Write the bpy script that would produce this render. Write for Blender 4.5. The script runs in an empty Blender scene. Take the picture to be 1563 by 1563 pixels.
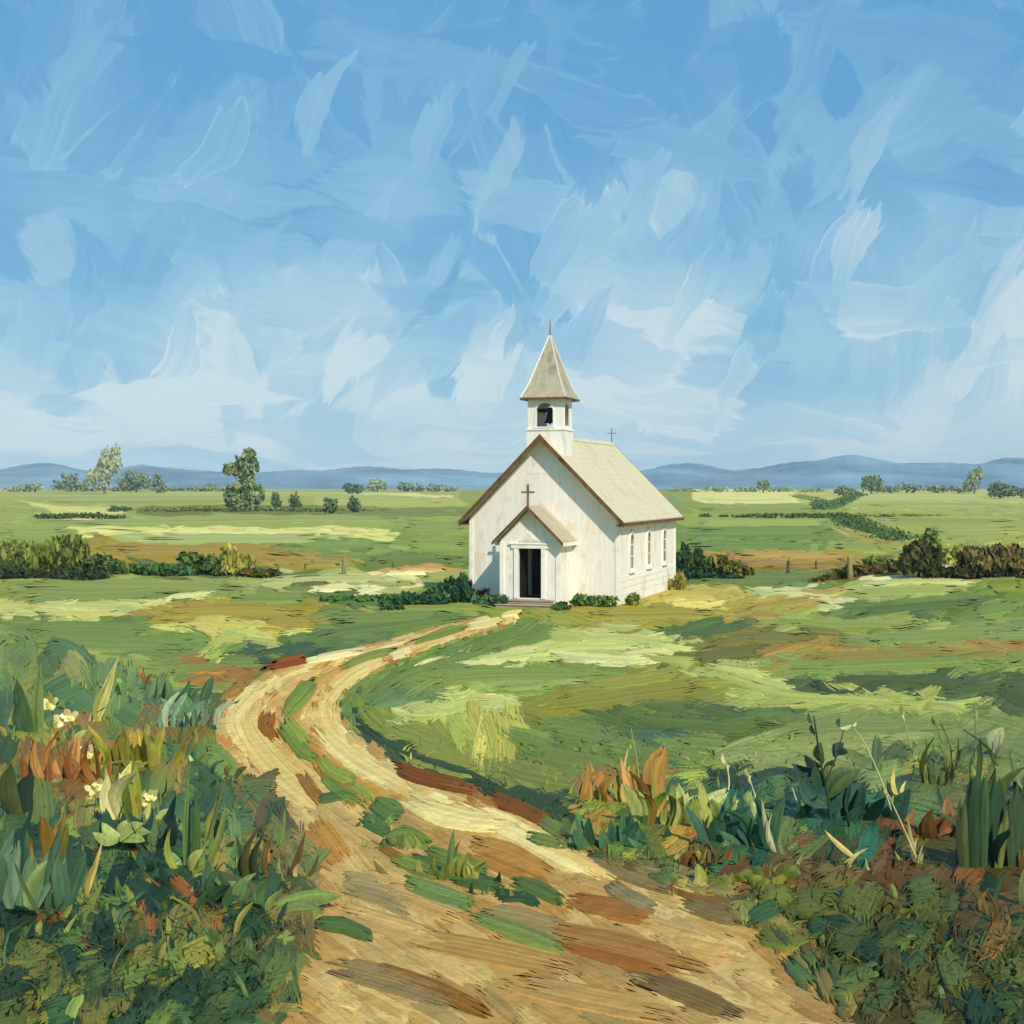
import bpy, bmesh, math
import numpy as np
from mathutils import Vector, Matrix

R = np.random.default_rng(7)
C = bpy.context.scene.collection
rad = math.radians

# ------------------------------------------------------------------ camera, sky, sun, exposure
F = 2147.0          # focal length in units of a 1563-wide picture
HOR = 744.0         # row of the horizon
H = 4.74            # eye height above the church's ground
cam_d = bpy.data.cameras.new("camera")
cam = bpy.data.objects.new("camera", cam_d)
C.objects.link(cam)
cam.location = (0, 0, H)
cam.rotation_euler = (rad(90), 0, 0)
cam_d.sensor_width = 36.0
cam_d.lens = 36.0 * F / 1563.0
cam_d.shift_y = (HOR - 781.5) / 1563.0
cam_d.clip_start = 0.1
cam_d.clip_end = 12000
bpy.context.scene.camera = cam

SUN_EL, SUN_AZ = 41.0, 152.0      # azimuth clockwise from +Y (north): behind the camera, to the right
sdir = Vector((math.sin(rad(SUN_AZ)) * math.cos(rad(SUN_EL)), math.cos(rad(SUN_AZ)) * math.cos(rad(SUN_EL)), math.sin(rad(SUN_EL))))
sl = bpy.data.lights.new("sun", 'SUN')
sl.energy = 4.2
sl.angle = rad(0.6)
sl.color = (1.0, 0.89, 0.72)
so = bpy.data.objects.new("sun", sl)
C.objects.link(so)
so.rotation_euler = sdir.to_track_quat('Z', 'Y').to_euler()

sc = bpy.context.scene
sc.view_settings.view_transform = 'Standard'
sc.view_settings.look = 'None'
sc.view_settings.exposure = 0.0
sc.view_settings.gamma = 1.0


def lin(h):
    """'#rrggbb' -> linear rgb array"""
    h = h.lstrip('#')
    c = np.array([int(h[i:i + 2], 16) / 255.0 for i in (0, 2, 4)])
    return np.where(c <= 0.04045, c / 12.92, ((c + 0.055) / 1.055) ** 2.4)


class NT:
    """tiny node-tree helper"""
    def __init__(self, nt):
        self.nt = nt

    def n(self, typ, **kw):
        nd = self.nt.nodes.new(typ)
        for k, v in kw.items():
            setattr(nd, k, v)
        return nd

    def put(self, sock, v):
        if v is None:
            return
        if isinstance(v, bpy.types.NodeSocket):
            self.nt.links.new(v, sock)
        else:
            if hasattr(sock.default_value, '__len__') and not hasattr(v, '__len__'):
                v = (v,) * len(sock.default_value)
            if hasattr(sock.default_value, '__len__') and len(sock.default_value) == 4 and len(v) == 3:
                v = tuple(v) + (1.0,)
            sock.default_value = v

    def m(self, op, a, b=None, c=None, clamp=False):
        nd = self.n('ShaderNodeMath', operation=op, use_clamp=clamp)
        for i, v in enumerate((a, b, c)):
            self.put(nd.inputs[i], v)
        return nd.outputs[0]

    def vm(self, op, a, b=None, s=None):
        nd = self.n('ShaderNodeVectorMath', operation=op)
        self.put(nd.inputs[0], a)
        self.put(nd.inputs[1], b)
        if s is not None:
            self.put(nd.inputs['Scale'], s)
        return nd.outputs[0]

    def mix(self, f, a, b, blend='MIX'):
        nd = self.n('ShaderNodeMix', data_type='RGBA', blend_type=blend)
        self.put(nd.inputs[0], f)
        self.put(nd.inputs[6], a)
        self.put(nd.inputs[7], b)
        return nd.outputs[2]

    def noise(self, vec, scale, detail=2.0, rough=0.5, dims='3D', dist=0.0):
        nd = self.n('ShaderNodeTexNoise', noise_dimensions=dims)
        self.put(nd.inputs['Vector'], vec)
        self.put(nd.inputs['Scale'], scale)
        self.put(nd.inputs['Detail'], detail)
        self.put(nd.inputs['Roughness'], rough)
        self.put(nd.inputs['Distortion'], dist)
        return nd.outputs

    def xyz(self, v):
        nd = self.n('ShaderNodeSeparateXYZ')
        self.put(nd.inputs[0], v)
        return nd.outputs

    def com(self, x, y, z=0.0):
        nd = self.n('ShaderNodeCombineXYZ')
        for i, v in enumerate((x, y, z)):
            self.put(nd.inputs[i], v)
        return nd.outputs[0]

    def step(self, v, a, b, lo=0.0, hi=1.0):
        nd = self.n('ShaderNodeMapRange', interpolation_type='SMOOTHSTEP')
        for i, x in enumerate((v, a, b, lo, hi)):
            self.put(nd.inputs[i], x)
        return nd.outputs[0]


# ---- sky: Nishita air with broken wispy cloud laid across it in broad brushed patches
world = bpy.data.worlds.new("World")
sc.world = world
world.use_nodes = True
wt = NT(world.node_tree)
world.node_tree.nodes.clear()
sky = wt.n('ShaderNodeTexSky', sky_type='NISHITA', sun_disc=False)
sky.sun_elevation = rad(SUN_EL)
sky.sun_rotation = rad(SUN_AZ)
sky.air_density = 1.0
sky.dust_density = 0.4
sky.ozone_density = 2.0
geo = wt.n('ShaderNodeTexCoord').outputs['Generated']
dx, dy, dz = wt.xyz(geo)
U = wt.m('ARCTAN2', dx, dy)
V = wt.m('ARCSINE', dz)
uv0 = wt.com(U, V, 0.0)
wob = wt.noise(uv0, 9.0, 3.0, 0.55)
wobv = wt.vm('SCALE', wt.vm('SUBTRACT', wob[1], (0.5, 0.5, 0.5)), s=0.05)
bigw = wt.noise(uv0, 2.2, 2.0, 0.5)


def cloudness(u, v, extra):
    """how pale the sky is at azimuth u, elevation v"""
    p = wt.com(wt.m('MULTIPLY', u, 1.0), wt.m('MULTIPLY', v, 1.5), 3.7)
    n = wt.noise(p, 7.0, 2.5, 0.55)[0]
    n = wt.step(n, 0.36, 0.66)
    base = wt.step(v, 0.34, 0.02, 0.08, 0.84)
    band = wt.m('MULTIPLY', wt.step(v, 0.02, 0.09), wt.step(v, 0.30, 0.13))
    c = wt.m('ADD', base, wt.m('MULTIPLY', wt.m('MULTIPLY', wt.m('SUBTRACT', n, 0.43), 0.42), wt.m('ADD', band, 0.30)))
    c = wt.m('ADD', c, extra)
    return wt.m('MAXIMUM', wt.m('MINIMUM', c, 1.0), 0.0)


def ramp(fac, stops):
    nd = wt.n('ShaderNodeValToRGB')
    el = nd.color_ramp.elements
    while len(el) < len(stops):
        el.new(0.5)
    for e, (p, h) in zip(el, stops):
        e.position = p
        e.color = tuple(lin(h)) + (1.0,)
    wt.put(nd.inputs[0], fac)
    return nd.outputs[0]


SKYRAMP = [(0.0, '#62a6d6'), (0.20, '#72b1da'), (0.42, '#87bee0'), (0.66, '#9ecbe4'), (0.86, '#b4d7e7'), (1.0, '#cfe5ec')]


def dab_layer(prev, rot, sx, sy, thr, seed, jit, lo=None, hi=None, soft=0.02):
    """one layer of brushed patches: cells turned by rot, sx by sy cells per radian; a share thr of them painted over prev"""
    cr, sr = math.cos(rad(rot)), math.sin(rad(rot))
    q = wt.vm('ADD', uv0, wobv)
    x, y, _ = wt.xyz(q)
    a = wt.m('ADD', wt.m('MULTIPLY', x, cr), wt.m('MULTIPLY', y, sr))
    b = wt.m('SUBTRACT', wt.m('MULTIPLY', y, cr), wt.m('MULTIPLY', x, sr))
    # bristle wobble: ragged ends along the stroke, clean long sides
    br = wt.noise(wt.com(wt.m('MULTIPLY', a, 3.0), wt.m('MULTIPLY', b, 160.0), seed), 1.0, 2.0, 0.6)[0]
    a2 = wt.m('ADD', a, wt.m('MULTIPLY', wt.m('SUBTRACT', br, 0.5), 0.032))
    p = wt.com(wt.m('ADD', wt.m('MULTIPLY', a2, sx), seed * 3.1), wt.m('ADD', wt.m('MULTIPLY', b, sy), seed * 1.7), 0.0)
    vo = wt.n('ShaderNodeTexVoronoi', voronoi_dimensions='2D', feature='F1')
    wt.put(vo.inputs['Vector'], p)
    vo.inputs['Scale'].default_value = 1.0
    ve = wt.n('ShaderNodeTexVoronoi', voronoi_dimensions='2D', feature='DISTANCE_TO_EDGE')
    wt.put(ve.inputs['Vector'], p)
    ve.inputs['Scale'].default_value = 1.0
    r, g, bl = wt.xyz(vo.outputs['Color'])
    px, py, _ = wt.xyz(vo.outputs['Position'])
    # centre of the patch back in azimuth / elevation
    ca = wt.m('DIVIDE', wt.m('SUBTRACT', px, seed * 3.1), sx)
    cb = wt.m('DIVIDE', wt.m('SUBTRACT', py, seed * 1.7), sy)
    cu = wt.m('SUBTRACT', wt.m('MULTIPLY', ca, cr), wt.m('MULTIPLY', cb, sr))
    cv = wt.m('ADD', wt.m('MULTIPLY', ca, sr), wt.m('MULTIPLY', cb, cr))
    # each patch: its own paleness, blended half with the local one, plus bristle streaks and a slow drift along it
    fine = wt.noise(wt.com(wt.m('MULTIPLY', a, 9.0), wt.m('MULTIPLY', b, 330.0), seed + 5.0), 1.0, 4.0, 0.7)[0]
    ex = wt.m('ADD', wt.m('MULTIPLY', wt.m('SUBTRACT', r, 0.5), jit), wt.m('MULTIPLY', wt.m('SUBTRACT', br, 0.5), 0.30))
    ex = wt.m('ADD', ex, wt.m('MULTIPLY', wt.m('SUBTRACT', fine, 0.5), 0.40))
    rim = wt.m('MULTIPLY', wt.step(ve.outputs['Distance'], 0.11, 0.02), wt.step(bl, 0.55, 0.95, 0.0, 0.22))  # paler rims on some patches, painted highlights as on thick brush ridges
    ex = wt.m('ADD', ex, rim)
    mu = wt.m('ADD', wt.m('MULTIPLY', cu, 0.5), wt.m('MULTIPLY', U, 0.5))
    mv = wt.m('ADD', wt.m('MULTIPLY', cv, 0.5), wt.m('MULTIPLY', V, 0.5))
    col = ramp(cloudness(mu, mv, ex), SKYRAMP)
    mask = wt.m('LESS_THAN', g, thr)
    edge = wt.step(wt.m('ADD', ve.outputs['Distance'], wt.m('MULTIPLY', wt.m('SUBTRACT', fine, 0.5), 0.25)), 0.0, soft)
    mask = wt.m('MULTIPLY', mask, edge)
    mask = wt.m('MULTIPLY', mask, wt.m('ADD', 0.62, wt.m('MULTIPLY', bl, 0.38)))
    if lo is not None:
        mask = wt.m('MULTIPLY', mask, wt.step(cv, lo[0], lo[1]))
    if hi is not None:
        mask = wt.m('MULTIPLY', mask, wt.step(cv, hi[1], hi[0]))
    return wt.mix(mask, prev, col)


base_n = wt.noise(wt.com(wt.m('MULTIPLY', U, 2.0), wt.m('MULTIPLY', V, 60.0), 0.0), 1.0, 4.0, 0.6)[0]
skycol = ramp(cloudness(U, V, wt.m('MULTIPLY', wt.m('SUBTRACT', base_n, 0.5), 0.25)), SKYRAMP)
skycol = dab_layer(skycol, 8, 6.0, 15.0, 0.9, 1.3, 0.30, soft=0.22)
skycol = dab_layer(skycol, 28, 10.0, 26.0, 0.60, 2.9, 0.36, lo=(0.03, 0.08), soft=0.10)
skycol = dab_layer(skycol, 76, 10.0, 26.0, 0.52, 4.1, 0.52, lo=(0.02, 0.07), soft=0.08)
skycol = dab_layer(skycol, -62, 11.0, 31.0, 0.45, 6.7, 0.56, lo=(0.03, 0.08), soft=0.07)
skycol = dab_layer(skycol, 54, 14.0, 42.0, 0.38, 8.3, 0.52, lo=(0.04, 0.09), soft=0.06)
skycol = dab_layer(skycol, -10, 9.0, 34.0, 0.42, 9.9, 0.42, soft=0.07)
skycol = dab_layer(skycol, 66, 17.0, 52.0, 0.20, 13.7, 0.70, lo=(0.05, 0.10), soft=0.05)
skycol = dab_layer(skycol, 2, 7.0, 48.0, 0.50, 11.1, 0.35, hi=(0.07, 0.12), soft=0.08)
skycol = wt.mix(1.0, skycol, skycol, 'MIX')
air = wt.vm('SCALE', sky.outputs[0], s=0.085)
final = wt.mix(0.86, air, skycol)
bg = wt.n('ShaderNodeBackground')
wt.put(bg.inputs['Color'], final)
bg.inputs['Strength'].default_value = 1.0
wo = wt.n('ShaderNodeOutputWorld')
world.node_tree.links.new(bg.outputs[0], wo.inputs['Surface'])


# ------------------------------------------------------------------ terrain and picture-to-ground survey
def smooth(t):
    t = np.clip(t, 0, 1)
    return t * t * (3 - 2 * t)


def zt(x, y):
    x = np.asarray(x, float)
    y = np.asarray(y, float)
    t = np.clip((50 - y) / 50, 0, 1.6)
    z = 1.9 * t ** 1.4
    z = z + 3.0 * smooth((y - 240) / 500)
    und = 0.10 * np.sin(x * 0.55 + 1.0) * np.sin(y * 0.42 + 0.6) + 0.05 * np.sin(x * 1.3 + y * 0.9)
    far = smooth((np.hypot(x - 2, y - 60) - 12) / 10) * (1 - smooth((y - 90) / 60)) * smooth((y + 30) / 20)
    z = z + und * far
    # a low bank to the right of the church, its lee side dropping towards the scrub
    z = z + 0.55 * np.exp(-((y - 68) / 4.0) ** 2) * smooth((x - 13) / 6) * (1 - smooth((x - 60) / 30))
    return z


def _march(px, py):
    k = (py - HOR) / F
    sx = (px - 781.5) / F
    lo = np.full(px.shape, 2.5)
    hi = np.full(px.shape, 2600.0)
    for _ in range(40):
        mid = np.where(hi > 4 * lo, np.sqrt(lo * hi), 0.5 * (lo + hi))
        up = (H - k * mid) > zt(sx * mid, mid)
        lo = np.where(up, mid, lo)
        hi = np.where(up, hi, mid)
    return 0.5 * (lo + hi)


TX_ = np.linspace(-900, 2500, 681)
TY_ = np.concatenate([np.arange(744.5, 800, 0.25), np.arange(800, 1000, 1.0), np.arange(1000, 2101, 4.0)])
TAB = 1.0 / _march(*np.meshgrid(TX_, TY_))


def ground(px, py):
    """ground point seen at picture point (px, py) of the survey sketch (from a table of distances)"""
    px = np.atleast_1d(np.asarray(px, float))
    py = np.atleast_1d(np.asarray(py, float))
    fx = np.clip((px - TX_[0]) / (TX_[1] - TX_[0]), 0, len(TX_) - 1.001)
    ix = fx.astype(int); fx = fx - ix
    pc = np.clip(py, TY_[0], TY_[-1] - 0.01)
    iy = np.clip(np.searchsorted(TY_, pc, 'right') - 1, 0, len(TY_) - 2)
    fy = (pc - TY_[iy]) / (TY_[iy + 1] - TY_[iy])
    inv = (TAB[iy, ix] * (1 - fx) + TAB[iy, ix + 1] * fx) * (1 - fy) + (TAB[iy + 1, ix] * (1 - fx) + TAB[iy + 1, ix + 1] * fx) * fy
    d = 1.0 / inv
    x = (px - 781.5) / F * d
    return np.stack([x, d, zt(x, d)], -1)


def gp(px, py):
    return ground(px, py)[0]


# ------------------------------------------------------------------ builders
def tag(o, label=None, cat=None, group=None, kind=None):
    if label: o['label'] = label
    if cat: o['category'] = cat
    if group: o['group'] = group
    if kind: o['kind'] = kind
    return o


def empty(name, loc, label, cat, rz=0.0, group=None):
    o = bpy.data.objects.new(name, None)
    C.objects.link(o)
    o.location = loc
    o.rotation_euler = (0, 0, rz)
    return tag(o, label, cat, group)


class QM:
    """collects quads with point colours; builds ONE mesh object"""
    def __init__(self):
        self.v, self.f, self.c, self.n = [], [], [], 0

    def add(self, v, f, c):
        v = np.asarray(v, float).reshape(-1, 3)
        c = np.asarray(c, float)
        if c.ndim == 1:
            c = np.tile(c, (len(v), 1))
        self.v.append(v)
        self.f.append(np.asarray(f, int).reshape(-1, 4) + self.n)
        self.c.append(c)
        self.n += len(v)

    def build(self, name, mat, parent=None, loc=None, smooth_=True):
        v = np.concatenate(self.v)
        f = np.concatenate(self.f)
        c = np.concatenate(self.c)
        if loc is not None:
            v = v - np.asarray(loc)
        me = bpy.data.meshes.new(name)
        me.vertices.add(len(v))
        me.vertices.foreach_set('co', v.astype(np.float32).ravel())
        me.loops.add(len(f) * 4)
        me.polygons.add(len(f))
        me.loops.foreach_set('vertex_index', f.astype(np.int32).ravel())
        me.polygons.foreach_set('loop_start', np.arange(0, len(f) * 4, 4, dtype=np.int32))
        me.polygons.foreach_set('use_smooth', np.full(len(f), smooth_))
        me.update(calc_edges=True)
        a = me.attributes.new('Col', 'FLOAT_COLOR', 'POINT')
        a.data.foreach_set('color', np.concatenate([c, np.ones((len(c), 1))], 1).astype(np.float32).ravel())
        me.materials.append(mat)
        me.validate()
        o = bpy.data.objects.new(name, me)
        C.objects.link(o)
        if parent is not None:
            o.parent = parent
        if loc is not None and parent is None:
            o.location = loc
        return o


def grid_faces(nr, nc):
    i = np.arange(nr - 1)[:, None] * nc + np.arange(nc - 1)[None]
    return np.stack([i, i + 1, i + nc + 1, i + nc], -1).reshape(-1, 4)


def mat_attr(name, rough=0.85, bump=0.0, bscale=8.0, stretch=(1, 1, 1), var=0.15, spec=0.25, trans=0.0):
    """colour from the 'Col' attribute, broken by fine procedural streaks"""
    m = bpy.data.materials.new(name)
    m.use_nodes = True
    t = NT(m.node_tree)
    b = m.node_tree.nodes['Principled BSDF']
    at = t.n('ShaderNodeAttribute', attribute_name='Col')
    tc = t.n('ShaderNodeTexCoord').outputs['Object']
    v = t.vm('MULTIPLY', tc, stretch)
    n = t.noise(v, bscale, 4.0, 0.65)[0]
    f = t.step(n, 0.25, 0.75, 1 - var, 1 + var)
    col = t.vm('MULTIPLY', at.outputs['Color'], t.com(f, f, f))
    t.put(b.inputs['Base Color'], col)
    b.inputs['Roughness'].default_value = rough
    b.inputs['Specular IOR Level'].default_value = spec
    if bump:
        bn = t.n('ShaderNodeBump')
        bn.inputs['Strength'].default_value = bump
        bn.inputs['Distance'].default_value = 0.05
        t.put(bn.inputs['Height'], n)
        t.put(b.inputs['Normal'], bn.outputs[0])
    if trans:
        tr = t.n('ShaderNodeBsdfTranslucent')
        t.put(tr.inputs[0], col)
        mx = t.n('ShaderNodeMixShader')
        mx.inputs[0].default_value = trans
        out = m.node_tree.nodes['Material Output']
        m.node_tree.links.new(b.outputs[0], mx.inputs[1])
        m.node_tree.links.new(tr.outputs[0], mx.inputs[2])
        m.node_tree.links.new(mx.outputs[0], out.inputs[0])
    return m


M_GROUND = mat_attr('meadow_soil_and_turf', 0.95, 0.5, 0.9, (1, 1, 1), 0.16, 0.1)
M_SWARD = mat_attr('laid_grass', 0.75, 0.25, 14.0, (1, 1, 1), 0.16, 0.25)
M_DIRT = mat_attr('track_dirt', 0.95, 0.6, 5.0, (1, 1, 1), 0.14, 0.12)
M_LEAF = mat_attr('leaf_blades', 0.6, 0.15, 30.0, (1, 1, 0.15), 0.20, 0.3, 0.12)
M_CROWN = mat_attr('tree_leaves', 0.8, 0.0, 1.2, (1, 1, 1), 0.18, 0.15, 0.10)
M_HILL = mat_attr('hill_woodland', 1.0, 0.0, 0.010, (1, 0.6, 3.0), 0.34, 0.0)
M_BARK = mat_attr('bark', 0.9, 0.4, 20.0, (1, 1, 0.2), 0.25, 0.1)


# ------------------------------------------------------------------ the meadow's colour survey: swathes (colour, width, polyline)
SW = []
ALB_LEAF = np.array([1.02, 0.92, 0.70])
ALB = np.array([0.93, 0.83, 0.48])      # sunlit tone noted in the survey -> the ground's own colour


def S(h, w, *p):
    c = lin(h)
    c[0] += 0.24 * max(0.0, c[1] - c[0])
    SW.append((c, float(w), np.array(p, float).reshape(-1, 2)))


# far fields, left
S('#aab572', 12, 0, 752, 330, 752, 700, 752); S('#a4b168', 12, 0, 764, 330, 762, 470, 762)
S('#d3d994', 4, 10, 762, 90, 775, 170, 783); S('#e0e1aa', 6, 480, 752, 600, 754, 690, 757)
S('#b3bd74', 8, 480, 762, 600, 766, 690, 764); S('#94a657', 10, 700, 752, 735, 760)
S('#718547', 8, 230, 779, 350, 777, 480, 779); S('#7d9150', 8, 480, 781, 600, 783, 690, 784)
S('#9aae64', 10, 0, 776, 60, 780); S('#9bb068', 10, 10, 800, 250, 796, 480, 792, 690, 796)
S('#e9c9a2', 3, 100, 794, 150, 794); S('#e0e3a6', 4, 100, 803, 200, 811, 290, 809, 400, 814, 500, 812, 600, 823)
S('#8fa85c', 10, 0, 812, 110, 812); S('#a9be87', 12, 200, 822, 420, 822, 520, 818); S('#779851', 12, 440, 834, 520, 833, 600, 830)
S('#8aa353', 18, 610, 806, 715, 804); S('#84a052', 18, 620, 832, 715, 834); S('#a8923f', 14, 130, 838, 300, 840, 420, 842, 480, 850)
S('#a3984a', 10, 470, 858, 520, 862); S('#6b8a48', 12, 560, 858, 640, 853, 700, 853)
S('#d0a077', 6, 590, 872, 640, 868, 690, 870); S('#f3e6c4', 5, 575, 877, 640, 875, 665, 877)
S('#9dae66', 10, 640, 882, 715, 880); S('#b3bf8b', 10, 380, 890, 480, 884, 600, 884); S('#e6e8c6', 4, 480, 903, 545, 901)
S('#6f7c42', 6, 440, 882, 500, 880); S('#5d7a44', 8, 240, 872, 420, 878)
# mid, left
S('#8fa35c', 16, 0, 893, 200, 893, 400, 900); S('#7f9856', 14, 0, 908, 120, 908, 300, 902)
S('#c5cb90', 18, 30, 930, 110, 932, 200, 930); S('#d9dda8', 9, 45, 925, 160, 936)
S('#e4e4b6', 7, 245, 915, 290, 910, 335, 905); S('#a9993f', 18, 225, 938, 350, 932, 480, 934)
S('#d8cf7d', 5, 260, 950, 340, 955, 440, 958); S('#ab9b45', 16, 400, 952, 490, 952); S('#7a9652', 14, 340, 915, 480, 915)
S('#6e9150', 22, 20, 962, 150, 962, 250, 965); S('#739654', 22, 10, 985, 150, 982, 300, 985); S('#9caf6a', 10, 40, 998, 200, 1008)
S('#bac578', 12, 315, 998, 348, 968, 390, 975); S('#3a5d48', 6, 380, 1001, 430, 992, 490, 984); S('#6b8a4b', 14, 330, 1010, 400, 1008)
S('#6c8f4a', 22, 490, 945, 620, 942, 700, 935); S('#5b7b44', 8, 480, 915, 560, 922); S('#b9a955', 5, 540, 930, 580, 938)
S('#87a052', 14, 560, 935, 700, 925, 760, 928); S('#5d8048', 14, 450, 978, 560, 960, 680, 945, 740, 940)
S('#7c9a57', 14, 250, 1028, 350, 1020); S('#8fa562', 12, 120, 1035, 260, 1035); S('#77964f', 18, 0, 1015, 120, 1020)
S('#a07a3a', 14, 270, 1028, 330, 1022, 370, 1018)
# far fields, right
S('#8ea456', 20, 1020, 760, 1055, 775); S('#e3e4b0', 7, 1060, 761, 1130, 764, 1210, 762); S('#b9c588', 10, 1230, 760, 1450, 760, 1563, 762)
S('#a6b871', 10, 1310, 772, 1450, 772, 1563, 775); S('#93aa5c', 12, 1050, 776, 1200, 778, 1270, 778)
S('#98ad60', 10, 1050, 798, 1200, 797, 1290, 797); S('#9bb064', 12, 1320, 792, 1450, 795, 1563, 795)
S('#71964f', 16, 1040, 812, 1150, 813, 1290, 810); S('#6c9450', 12, 1040, 830, 1150, 832, 1250, 830)
S('#b0a85a', 7, 1270, 800, 1300, 812, 1350, 822); S('#a3b169', 16, 1400, 810, 1480, 812, 1563, 810); S('#95a85c', 12, 1270, 835, 1350, 838)
S('#b59a5a', 8, 1110, 846, 1200, 848, 1300, 848); S('#b88a54', 7, 1108, 842, 1128, 858); S('#ac9058', 7, 1130, 860, 1230, 860)
S('#8f7d3c', 7, 1160, 868, 1290, 864); S('#79682f', 8, 1250, 874, 1400, 872); S('#6d8a50', 12, 1040, 886, 1200, 882, 1290, 880)
S('#e3ead5', 4, 1310, 885, 1400, 881, 1490, 881); S('#b8c79d', 9, 1300, 894, 1400, 889, 1500, 888); S('#7b9850', 14, 1500, 895, 1563, 892)
S('#d1dab6', 5, 1170, 905, 1230, 910, 1300, 916); S('#97ad6e', 12, 1290, 906, 1480, 900)
# mid, right
S('#587d45', 16, 1290, 941, 1400, 926, 1510, 920); S('#668a4b', 12, 1330, 925, 1500, 912); S('#6c9153', 18, 1480, 940, 1563, 925)
S('#bdb46a', 9, 1000, 913, 1080, 903, 1130, 912); S('#e4d48f', 6, 1010, 924, 1090, 918); S('#a99a52', 10, 1130, 932, 1200, 922, 1250, 914)
S('#a6a045', 14, 880, 938, 1000, 938, 1110, 938); S('#8fa65e', 14, 1180, 950, 1300, 957, 1420, 952); S('#97a64e', 14, 830, 945, 880, 950)
S('#48703f', 10, 1020, 966, 1080, 951, 1115, 944); S('#7c7a38', 16, 1060, 992, 1150, 975, 1250, 978); S('#6d7133', 14, 1050, 1008, 1180, 990)
S('#ab8a4c', 7, 1150, 1006, 1220, 984, 1290, 988); S('#ab8852', 7, 1495, 985, 1545, 990); S('#9a8f48', 12, 1200, 1008, 1350, 1000, 1500, 996)
S('#7d985c', 18, 1300, 980, 1420, 972, 1563, 962); S('#7e9c55', 16, 1180, 1022, 1300, 1018, 1450, 1012, 1563, 1015)
S('#c7d596', 12, 690, 1012, 790, 1004, 860, 990, 1000, 984, 1045, 984); S('#e0e7b8', 8, 800, 992, 870, 1000, 950, 1011, 1015, 1004)
S('#dde6b4', 7, 670, 1015, 740, 1012, 800, 1010); S('#abbf7a', 14, 830, 968, 900, 980); S('#bac98f', 10, 850, 974, 950, 977, 1045, 986)
S('#668a49', 16, 560, 1062, 610, 1035, 700, 1003, 790, 978, 860, 962); S('#7e9a55', 20, 640, 1040, 800, 1030, 950, 1030)
S('#75955a', 16, 650, 1020, 720, 1012); S('#5e8a5a', 14, 560, 1080, 610, 1050)
S('#8b9040', 26, 800, 1085, 950, 1063, 1100, 1042); S('#949a49', 18, 880, 1050, 980, 1040, 1060, 1026)
S('#a9bb72', 14, 990, 1012, 1090, 1030, 1180, 1062, 1350, 1072, 1450, 1082); S('#bccb8b', 8, 1110, 1030, 1180, 1046, 1225, 1050)
S('#49653a', 12, 1230, 1050, 1320, 1036, 1420, 1040, 1545, 1060); S('#3a5433', 5, 1240, 1065, 1300, 1058); S('#507043', 14, 1430, 1060, 1545, 1045)
S('#577a3e', 18, 920, 1090, 1000, 1102, 1100, 1112, 1200, 1106); S('#3b6a4f', 6, 1000, 1118, 1070, 1110, 1130, 1098)
S('#7a9560', 22, 1180, 1125, 1300, 1105, 1480, 1108); S('#8ba26b', 16, 1130, 1145, 1300, 1138, 1400, 1140); S('#6d8a58', 22, 1350, 1150, 1500, 1140)
S('#b7cc86', 14, 620, 1082, 680, 1086, 725, 1074); S('#c4d59a', 6, 620, 1090, 700, 1072, 760, 1068); S('#8fae6a', 14, 760, 1050, 840, 1045)
S('#a9bd67', 20, 685, 1095, 700, 1125, 706, 1150); S('#babf67', 20, 735, 1085, 752, 1120, 760, 1150); S('#dcd48a', 5, 737, 1078, 726, 1140)
S('#87994a', 20, 590, 1110, 640, 1130, 690, 1155); S('#8d9542', 18, 620, 1140, 690, 1158, 745, 1172); S('#79963f', 16, 555, 1075, 590, 1110)
S('#2e5238', 9, 530, 1085, 575, 1128, 650, 1160, 720, 1182, 780, 1210); S('#2b4c38', 14, 700, 1192, 780, 1218, 850, 1238, 950, 1262)
S('#6f8a48', 20, 790, 1145, 900, 1165, 960, 1190); S('#7d8f4a', 20, 750, 1172, 830, 1190, 900, 1205); S('#6b8d4d', 20, 830, 1115, 930, 1130)
S('#71924d', 20, 1040, 1130, 1120, 1138); S('#8c8a3e', 16, 900, 1210, 980, 1215)
# foreground soil under the plants
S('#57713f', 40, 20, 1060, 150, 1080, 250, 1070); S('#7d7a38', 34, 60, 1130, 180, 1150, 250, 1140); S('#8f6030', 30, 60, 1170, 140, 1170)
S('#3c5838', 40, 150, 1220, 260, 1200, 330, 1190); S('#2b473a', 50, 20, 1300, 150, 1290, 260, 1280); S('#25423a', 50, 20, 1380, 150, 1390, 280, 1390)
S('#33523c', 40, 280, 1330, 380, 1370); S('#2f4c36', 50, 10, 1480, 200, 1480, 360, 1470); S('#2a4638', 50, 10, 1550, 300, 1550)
S('#6a8045', 20, 330, 1270, 350, 1310); S('#8a6b3a', 16, 380, 1300, 430, 1330)
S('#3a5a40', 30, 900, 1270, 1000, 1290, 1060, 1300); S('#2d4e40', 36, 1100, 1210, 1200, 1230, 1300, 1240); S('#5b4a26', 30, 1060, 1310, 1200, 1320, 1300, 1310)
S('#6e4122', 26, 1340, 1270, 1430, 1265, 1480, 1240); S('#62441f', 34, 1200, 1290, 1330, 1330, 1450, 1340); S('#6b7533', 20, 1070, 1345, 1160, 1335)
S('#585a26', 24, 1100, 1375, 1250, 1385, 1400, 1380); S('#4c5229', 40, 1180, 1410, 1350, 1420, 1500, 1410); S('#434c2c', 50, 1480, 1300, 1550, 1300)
S('#52542c', 50, 1200, 1500, 1400, 1500, 1560, 1490); S('#4c4a28', 50, 1250, 1555, 1560, 1555)

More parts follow.
